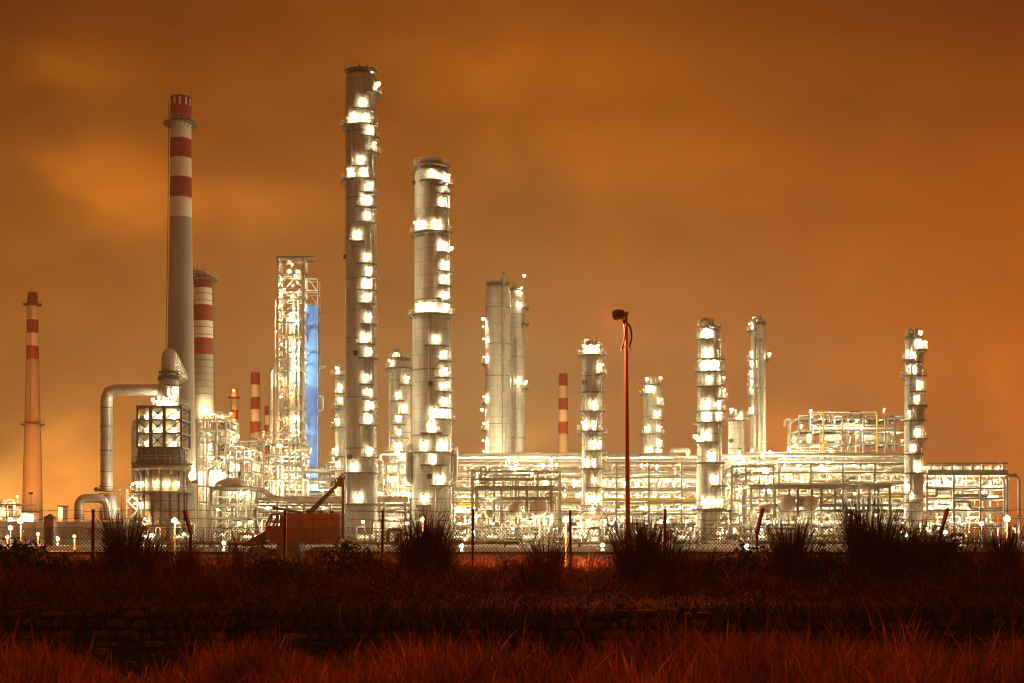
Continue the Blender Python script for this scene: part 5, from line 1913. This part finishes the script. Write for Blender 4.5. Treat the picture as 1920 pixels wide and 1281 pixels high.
def reed(label, px, ytop, ybase, wpx, D, n, lean=.32, seed=1, dense=.25):
    global NP
    NP = np.random.default_rng(seed)
    s = D / F
    cx = wx(px, D)
    zb = gz(D, cx)
    top = wz(ytop, D) - zb
    rad_ = wpx * s * dense
    a = NP.uniform(0, 6.28, n)
    q = rad_ * np.sqrt(NP.random(n))
    X, Y = q * np.cos(a), q * np.sin(a) * .7
    az = np.arctan2(Y, X) + NP.normal(0, .6, n)
    ns = 5
    tx, ty, th = NP.normal(0, rad_ * .75, ns), NP.normal(0, rad_ * .4, ns), NP.uniform(.55, 1.08, ns)
    th[0] = 1.05
    ti = NP.integers(0, ns, n)
    X, Y = X * .55 + tx[ti], Y * .55 + ty[ti]
    q = np.hypot(X, Y).clip(0, rad_ * 1.5)
    H = top * (1.22 - .6 * NP.random(n) ** 1.3) * th[ti] * (1 - .12 * (q / max(rad_, 1e-3)) ** 2)
    ln = (q / max(rad_, 1e-3)) * lean * NP.uniform(.4, 1.2, n)
    cu = NP.uniform(0, .25, n) + (NP.random(n) < .12) * NP.uniform(.2, .7, n)
    # skirt of drooping old leaves
    m_ = int(n * .4)
    a2 = NP.uniform(0, 6.28, m_)
    q2 = rad_ * NP.uniform(.5, 1.25, m_)
    X = np.concatenate([X, q2 * np.cos(a2)]); Y = np.concatenate([Y, q2 * np.sin(a2) * .7])
    az = np.concatenate([az, a2 + NP.normal(0, .6, m_)])
    H = np.concatenate([H, top * NP.uniform(.25, .6, m_)])
    ln = np.concatenate([ln, NP.uniform(.2, .8, m_)])
    cu = np.concatenate([cu, NP.uniform(.1, .9, m_)])
    N_ = len(X)
    V = blades(X, Y, np.full(N_, -.05), H, NP.uniform(.016, .04, N_), ln, az, cu)
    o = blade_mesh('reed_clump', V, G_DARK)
    o.location = (cx, D, zb)
    tag(o, label, 'reeds', 'dark reed clumps along the fence')


reed('spiky reed clump by the first fence post, in front of the inverted U duct', 224, 948, 1085, 105, 45, 1100, .40, 21, .24)
reed('low spiky reed tuft at the leaning fence post', 352, 1003, 1075, 90, 45, 330, .45, 2)
reed('thin reddish reed tuft in front of the crane truck\'s nose', 450, 985, 1080, 60, 47, 160, .4, 3)
reed('small reed tuft just right of the crane truck', 690, 1010, 1080, 80, 46, 260, .4, 4)
reed('big dense reed clump in front of the broad column', 800, 955, 1100, 130, 44.5, 1500, .36, 5, .3)
reed('low sparse reed tuft below the smallest drum end', 952, 1012, 1085, 90, 45, 220, .5, 6)
reed('low reed tuft left of the orange post lamp', 1028, 1000, 1090, 120, 45, 300, .5, 7)
reed('wide dark reed clump hiding the foot of the orange street lamp', 1205, 972, 1110, 160, 44, 1100, .5, 8, .3)
reed('short reed tuft below the brightest ribbed column', 1328, 1012, 1110, 120, 43.5, 420, .45, 9)
reed('upright reed clump left of the tallest one, below the drum ends', 1485, 965, 1120, 110, 43.5, 700, .36, 10)
reed('tallest and densest reed clump, right of the two drum ends', 1618, 932, 1140, 150, 43, 1500, .38, 11, .28)
reed('dark reed clump right of the tallest one, under the rightmost column', 1716, 975, 1100, 110, 45, 700, .45, 12)
reed('low reed tuft right of the last leaning fence post', 1806, 1000, 1080, 110, 46, 420, .55, 13)
reed('red-tinged reed clump at the right picture edge', 1885, 965, 1090, 110, 45, 520, .5, 14)
reed('thin lone reeds leaning between the crane truck\'s body and the fence', 590, 965, 1085, 90, 47, 60, .5, 15)
reed('loose old reed clump on the bank below the fence post at the middle', 1010, 1050, 1125, 130, 41.5, 380, .8, 16, .35)
reed('drooping reed clump on the wall edge right of the middle', 1250, 1045, 1130, 150, 41.5, 420, .8, 17, .35)


def leafy_bush(label, px, ytop, wpx, D, n, seed):
    rr = np.random.default_rng(seed)
    s = D / F
    cx = wx(px, D)
    zb = gz(D, cx)
    h = wz(ytop, D) - zb
    root = thing('leafy_bush', label, 'bush', (cx, D, zb))
    w = wpx * s / 2
    # leaf clumps spread through an uneven volume
    nc = 26
    C = np.stack([rr.normal(0, w * .5, nc), rr.normal(0, w * .35, nc), rr.uniform(.15, .9, nc) * h], 1)
    C[:, 2] *= 1 - .35 * (abs(C[:, 0]) / w)
    k = rr.integers(0, nc, n)
    P = C[k] + rr.normal(0, .16, (n, 3))
    P[:, 2] = np.abs(P[:, 2])
    mb = MB()
    for p in P:
        L_ = .05 + .06 * rr.random()
        d = rr.normal(0, 1, 3); d /= np.linalg.norm(d)
        e = np.cross(d, rr.normal(0, 1, 3)); e /= np.linalg.norm(e)
        mb.add([p - d * L_, p + e * L_ * .45, p + d * L_, p - e * L_ * .45], [(0, 1, 2, 3)])
    mb.build('foliage', G_LEAF, root)
    mb = MB()
    for c in C:
        mb.tube([(c[0] * .15, c[1] * .15, 0), (c[0] * .6, c[1] * .6, c[2] * .6), tuple(c)], [.02, .014, .006], 5)
    mb.build('stem', G_DARK, root)


leafy_bush('low leafy bush at the left picture edge below the fence', 40, 1012, 150, 46, 2600, 3)
leafy_bush('low leafy bush on the bank between the left edge and the first fence post', 120, 1040, 120, 45, 1500, 4)


for (px, yt, w_, D, n_, lab) in ((655, 1022, 110, 46, 1900, 'dark rounded bush right of the crane truck, behind the low reeds'), (1395, 1030, 110, 44, 1900, 'dark rounded bush left of the leaning post at the two drum ends'),
                                  (1545, 1040, 120, 43, 1900, 'dark rounded bush left of the tallest reeds'), (1770, 1012, 130, 45, 2300, 'dark rounded bush around the last leaning fence post'), (520, 1040, 130, 44.5, 1900, 'dark rounded bush below the crane truck nose')):
    leafy_bush(lab, px, yt, w_, D, n_, int(px))


# ------------------------------------------------------------------ chain-link fence
def fence():
    D = 48.0
    s = D / F
    o = thing('chain_link_fence', 'rusty chain-link fence with leaning posts and strands of wire across the whole view', 'fence', (0, D, 0))
    P = M['post_rust'] = mat('rusted_post', (.16, .04, .022), .8, 0, .45, 2.0)
    W = mat('rusted_wire', (.07, .035, .022), .7, .2, .2, 3.0)
    Z = lambda y: wz(y, D)
    posts = []
    px = -3
    for (x, ytop, dx, bent) in ((-3, 958, 0, 0), (174, 955, 1, 0), (358, 957, -4, 1), (533, 955, 2, 0), (716, 957, 2, 0), (886, 955, 1, 0), (1070, 956, -1, 0), (1246, 954, 1, 0), (1419, 953, 4, 1), (1596, 956, 0, 0), (1764, 953, 4, 1), (1932, 956, 0, 0)):
        xw = wx(x, D)
        g = gz(D, xw)
        mb = MB()
        if bent:
            q = wx(x + dx * 2.2, D)
            mb.bar((xw, 0, g - .1), (xw, 0, Z(998)), .085)
            mb.bar((xw, 0, Z(999)), (q, -.25, Z(ytop)), .1)
        else:
            mb.bar((xw, 0, g - .1), (wx(x + dx, D), 0, Z(ytop)), .09)
        mb.build('post', P, o)
    zt, zb = Z(990), .0
    h = zt - zb
    p = .12
    mb = MB()
    xa, xb = wx(-40, D), wx(1960, D)
    x = xa
    t = .013
    rr = random.Random(2)
    while x < xb:                       # the diagonal wires of the mesh, each bowed a little
        for q in (-1, 1):
            bow = .02 * math.sin(x * 1.7)
            mb.bar((x, bow, zb), (x + q * h * .92, bow, zt + .03 * math.sin(x)), t)
        x += p
    mb.build('wire_mesh', W, o)
    for k, y in enumerate((958, 974, 990, 1010)):
        mb = MB()
        pts = [(xa + (xb - xa) * i / 120, -.03, Z(y) + .03 * math.sin(i * .26 * math.pi) + .012 * math.sin(i * 1.9)) for i in range(121)]
        mb.tube(pts, .008, 4, False)
        if k < 2:
            for i in range(0, 121):
                p_ = Vector(pts[i])
                mb.bar(p_ + Vector((-.04, 0, -.04)), p_ + Vector((.04, 0, .04)), .008)
        mb.build('strand', W, o)


fence()


# ------------------------------------------------------------------ orange street lamp with dangling cables
def street_lamp():
    D = 47.5
    s = D / F
    x0 = wx(1178, D)
    g = gz(D, x0)
    o = thing('street_lamp', 'orange street lamp pole with dark drum head and two dangling black cables', 'street lamp', (x0, D, g))
    Z = lambda y: wz(y, D) - g
    X = lambda px: wx(px, D) - x0
    MB().tube([(0, 0, 0), (X(1174), 0, Z(592))], [.1, .05], 14).build('pole', M['orange'], o, True)
    MB().ball((X(1174), 0, Z(588)), .085, 10, 8).build('finial', M['orange'], o, True)
    c = Vector((X(1160.5), .05, Z(589.5)))
    hd = MB()
    d = Vector((-1, .9, -.16)).normalized()
    hd.tube([c - d * .2, c - d * .17, c - d * .06, c + d * .1, c + d * .15], [.06, .13, .17, .19, .185], 18, True)
    hd.build('lamp_head', M['dark'], o, True)
    MB().tube([c + d * .151, c + d * .16], [.165, .16], 16).build('lens', M['sodium'], o, True)
    mb = MB()
    for q in (-.03, .04):
        mb.tube([(X(1164) + q, 0, Z(593)), (X(1168) + q, 0, Z(600)), (X(1173), 0, Z(606))], .02, 6)
    mb.build('arm', M['dark'], o)
    for pts in ([(1168, 602), (1170, 608), (1171.5, 620), (1171, 635), (1168, 648), (1165, 655)], [(1174, 607), (1180, 611), (1183.5, 622), (1184, 634), (1181, 646), (1178, 654)]):
        MB().tube([(X(a), -.09, Z(b)) for a, b in pts], .03, 8).build('cable', M['dark'], o, True)
    mb = MB()
    mb.bar((X(1168), -.05, Z(651)), (X(1181), -.05, Z(651)), .035)
    mb.bar((X(1168), -.05, Z(651)), (X(1165), -.08, Z(658)), .035)
    mb.bar((X(1181), -.05, Z(651)), (X(1181), -.08, Z(659)), .035)
    mb.build('crossarm', M['orange'], o)
    MB().lathe([(.16, 0), (.16, .5), (.11, .55)], n=12).build('base', M['orange'], o)
    light_at(o, c + d * .3 + Vector((-.05, 0, -.06)), 3600, REDDISH, .03)


street_lamp()


# ------------------------------------------------------------------ the old crane truck in the field
def crane_truck():
    D = 75.0
    s = D / F
    x0 = wx(560, D)
    o = thing('crane_truck', 'rusty red bonneted truck with a crane boom and pulleys, parked beyond the fence', 'truck', (x0, D, 0))
    Z = lambda y: wz(y, D)
    X = lambda px: wx(px, D) - x0
    RD = mat('rusty_red_body', (.06, .008, .0045), .7, .1, .4, 1.2)
    DK = mat('grimy_black', (.03, .018, .014), .7, .1, .4, 1.5)

    def prism(pts, y0, y1):
        n = len(pts)
        vs = [(X(a), y0, Z(b)) for a, b in pts] + [(X(a), y1, Z(b)) for a, b in pts]
        fs = [tuple(reversed(range(n))), tuple(range(n, 2 * n))] + [(i, (i + 1) % n, n + (i + 1) % n, n + i) for i in range(n)]
        fs = [tuple(reversed(f)) for f in fs]
        return MB().add(vs, fs)
    w = 1.15
    mb = MB()
    P = lambda pts, y0, y1: (lambda n, vs: mb.add(vs, [tuple(range(n)), tuple(reversed(range(n, 2 * n)))] + [(i, n + i, n + (i + 1) % n, (i + 1) % n) for i in range(n)]))(len(pts), [(X(a), y0, Z(b)) for a, b in pts] + [(X(a), y1, Z(b)) for a, b in pts])
    # rear body
    P([(548, 1018), (548, 964), (556, 963), (642, 963), (642, 1018)], -w, w)
    mb.build('box_body', RD, o)
    mb = MB()
    for px_ in (570, 594, 618):
        mb.box((X(px_), -w - .02, Z(991)), (.05, .06, Z(966) - Z(1016)))
    mb.box((X(596), -w - .02, Z(1006)), (X(640) - X(552), .07, .1))
    mb.build('body_rib', DK, o)
    mb = MB().box((X(636), -w - .03, Z(988)), (.1, .05, .55))
    mb.build('side_marker', RD, o)
    # cab: lower part, pillars, roof
    mb = MB()
    P([(503, 1010), (504, 990), (508, 986), (548, 986), (548, 1018), (520, 1018)], -w, w)
    P([(534, 986), (534, 968), (548, 966), (548, 986)], -w, w)
    mb.build('cab', RD, o)
    mb = MB()
    for yy in (-w + .05, w - .05):
        mb.bar((X(505.5), yy, Z(987)), (X(514.5), yy, Z(966)), .11)
        mb.bar((X(512), yy, Z(987)), (X(517), yy, Z(967)), .06)
        mb.bar((X(533), yy, Z(987)), (X(533), yy, Z(966)), .1)
        mb.bar((X(514), yy, Z(979.5)), (X(533), yy, Z(979.5)), .07)
    mb.build('window_pillar', DK, o)
    mb = MB()
    P([(512, 966.5), (514, 963.5), (549, 962.5), (549, 966)], -w, w)
    mb.build('cab_roof', DK, o)
    MB().bar((X(514), -.9, Z(963)), (X(512.5), -.9, Z(958)), .03).build('antenna', DK, o)
    # bonnet sloping to the nose, front platform
    mb = MB()
    P([(458, 1024), (460, 1019), (468, 1015), (500, 997), (507, 990), (507, 1010), (490, 1016), (478, 1024)], -.8, .8)
    mb.build('bonnet', RD, o)
    mb = MB()
    P([(435, 1022), (436, 1018.5), (470, 1018), (470, 1022)], -1.0, 1.0)
    mb.bar((X(437), -.9, Z(1020)), (X(437), -.9, Z(1040)), .12)
    mb.bar((X(437), .9, Z(1020)), (X(437), .9, Z(1040)), .12)
    mb.bar((X(446), -.9, Z(1022)), (X(446), -.9, Z(1036)), .07)
    mb.build('front_frame', DK, o)
    # chassis, tail, wheels
    mb = MB()
    for yy in (-.5, .5):
        mb.bar((X(470), yy, Z(1030)), (X(562), yy, Z(1036)), .18)
        mb.bar((X(575), yy, Z(1034)), (X(662), yy, Z(1025)), .14, .14)
        mb.bar((X(486), yy, Z(1024)), (X(500), yy, Z(1016)), .1)
    mb.box((X(656), 0, Z(1026)), (.5, 1.6, .12))
    mb.build('chassis', DK, o)
    for px_ in (487, 600, 624):
        for yy in (-.95, .95):
            r = .5
            wv = thing('wheel', None, None, (X(px_), yy, r))
            wv.parent = o
            MB().tube([(0, -.16, 0), (0, -.12, 0), (0, .12, 0), (0, .16, 0)], [r * .86, r, r, r * .86], 20).build('tyre', DK, wv, True)
            MB().tube([(0, -.18, 0), (0, .18, 0)], r * .45, 14).build('rim', RD, wv, True)
    mb = MB()
    P([(522, 1050), (524, 1010), (560, 1010), (566, 1030), (566, 1050)], -.8, .8)
    mb.build('gearbox_housing', DK, o)
    # boom, jib arm, pulleys and the hanging mast
    MB().tube([(X(575), 0, Z(963)), (X(583), 0, Z(959)), (X(633), 0, Z(909))], [.17, .14, .1], 8).build('boom', DK, o)
    MB().bar((X(567), .1, Z(962)), (X(513), .1, Z(952)), .1, .12).build('jib', DK, o)
    MB().ball((X(513.5), .1, Z(952.3)), .11, 8, 6).build('jib_tip', DK, o)
    for (a, b, r) in ((625, 908.5, .13), (634, 901.5, .15), (641.5, 895.5, .14)):
        c = Vector((X(a), 0, Z(b)))
        mb = MB()
        pts = [(c.x + r * math.cos(t), 0, c.z + r * math.sin(t)) for t in [2 * math.pi * k / 18 for k in range(19)]]
        mb.tube(pts, .035, 6, False)
        for t in (0, 1.05, 2.1):
            mb.bar(c - Vector((math.cos(t), 0, math.sin(t))) * r, c + Vector((math.cos(t), 0, math.sin(t))) * r, .03)
        mb.build('pulley', DK, o)
    mb = MB()
    P([(628, 912), (634, 897), (640, 893), (645, 897), (645, 912), (640, 913)], -.12, .12)
    mb.build('pulley_block', DK, o)
    MB().bar((X(643.3), 0, Z(908)), (X(643.3), 0, Z(1008)), .13, .14).build('mast', DK, o)
    MB().tube([(X(580), -.3, Z(962)), (X(592), -.3, Z(959.5)), (X(604), -.3, Z(957.5))], .02, 5).build('cable', DK, o)
    for a in (604, 624):
        MB().lathe([(.1, 0), (.13, .06), (.11, .14), (.02, .17)], (X(a), -.4, Z(963.5)), 10).build('roof_vent', DK, o)


crane_truck()


# ------------------------------------------------------------------ night haze over the plant
def haze():
    o = MB().box((0, 700, 46.25), (1440, 1500, 99.5)).build('haze', bpy.data.materials.new('night_haze'))
    m = o.data.materials[0]
    m.use_nodes = True
    nt = m.node_tree
    nt.nodes.clear()
    out = nt.nodes.new('ShaderNodeOutputMaterial')
    v = nt.nodes.new('ShaderNodeVolumePrincipled')
    v.inputs['Color'].default_value = (1, .82, .52, 1)
    v.inputs['Density'].default_value = .00030
    v.inputs['Anisotropy'].default_value = .2
    nt.links.new(v.outputs[0], out.inputs['Volume'])
    o['kind'] = 'stuff'
    o['label'] = 'thin night haze hanging over the whole plant'


haze()
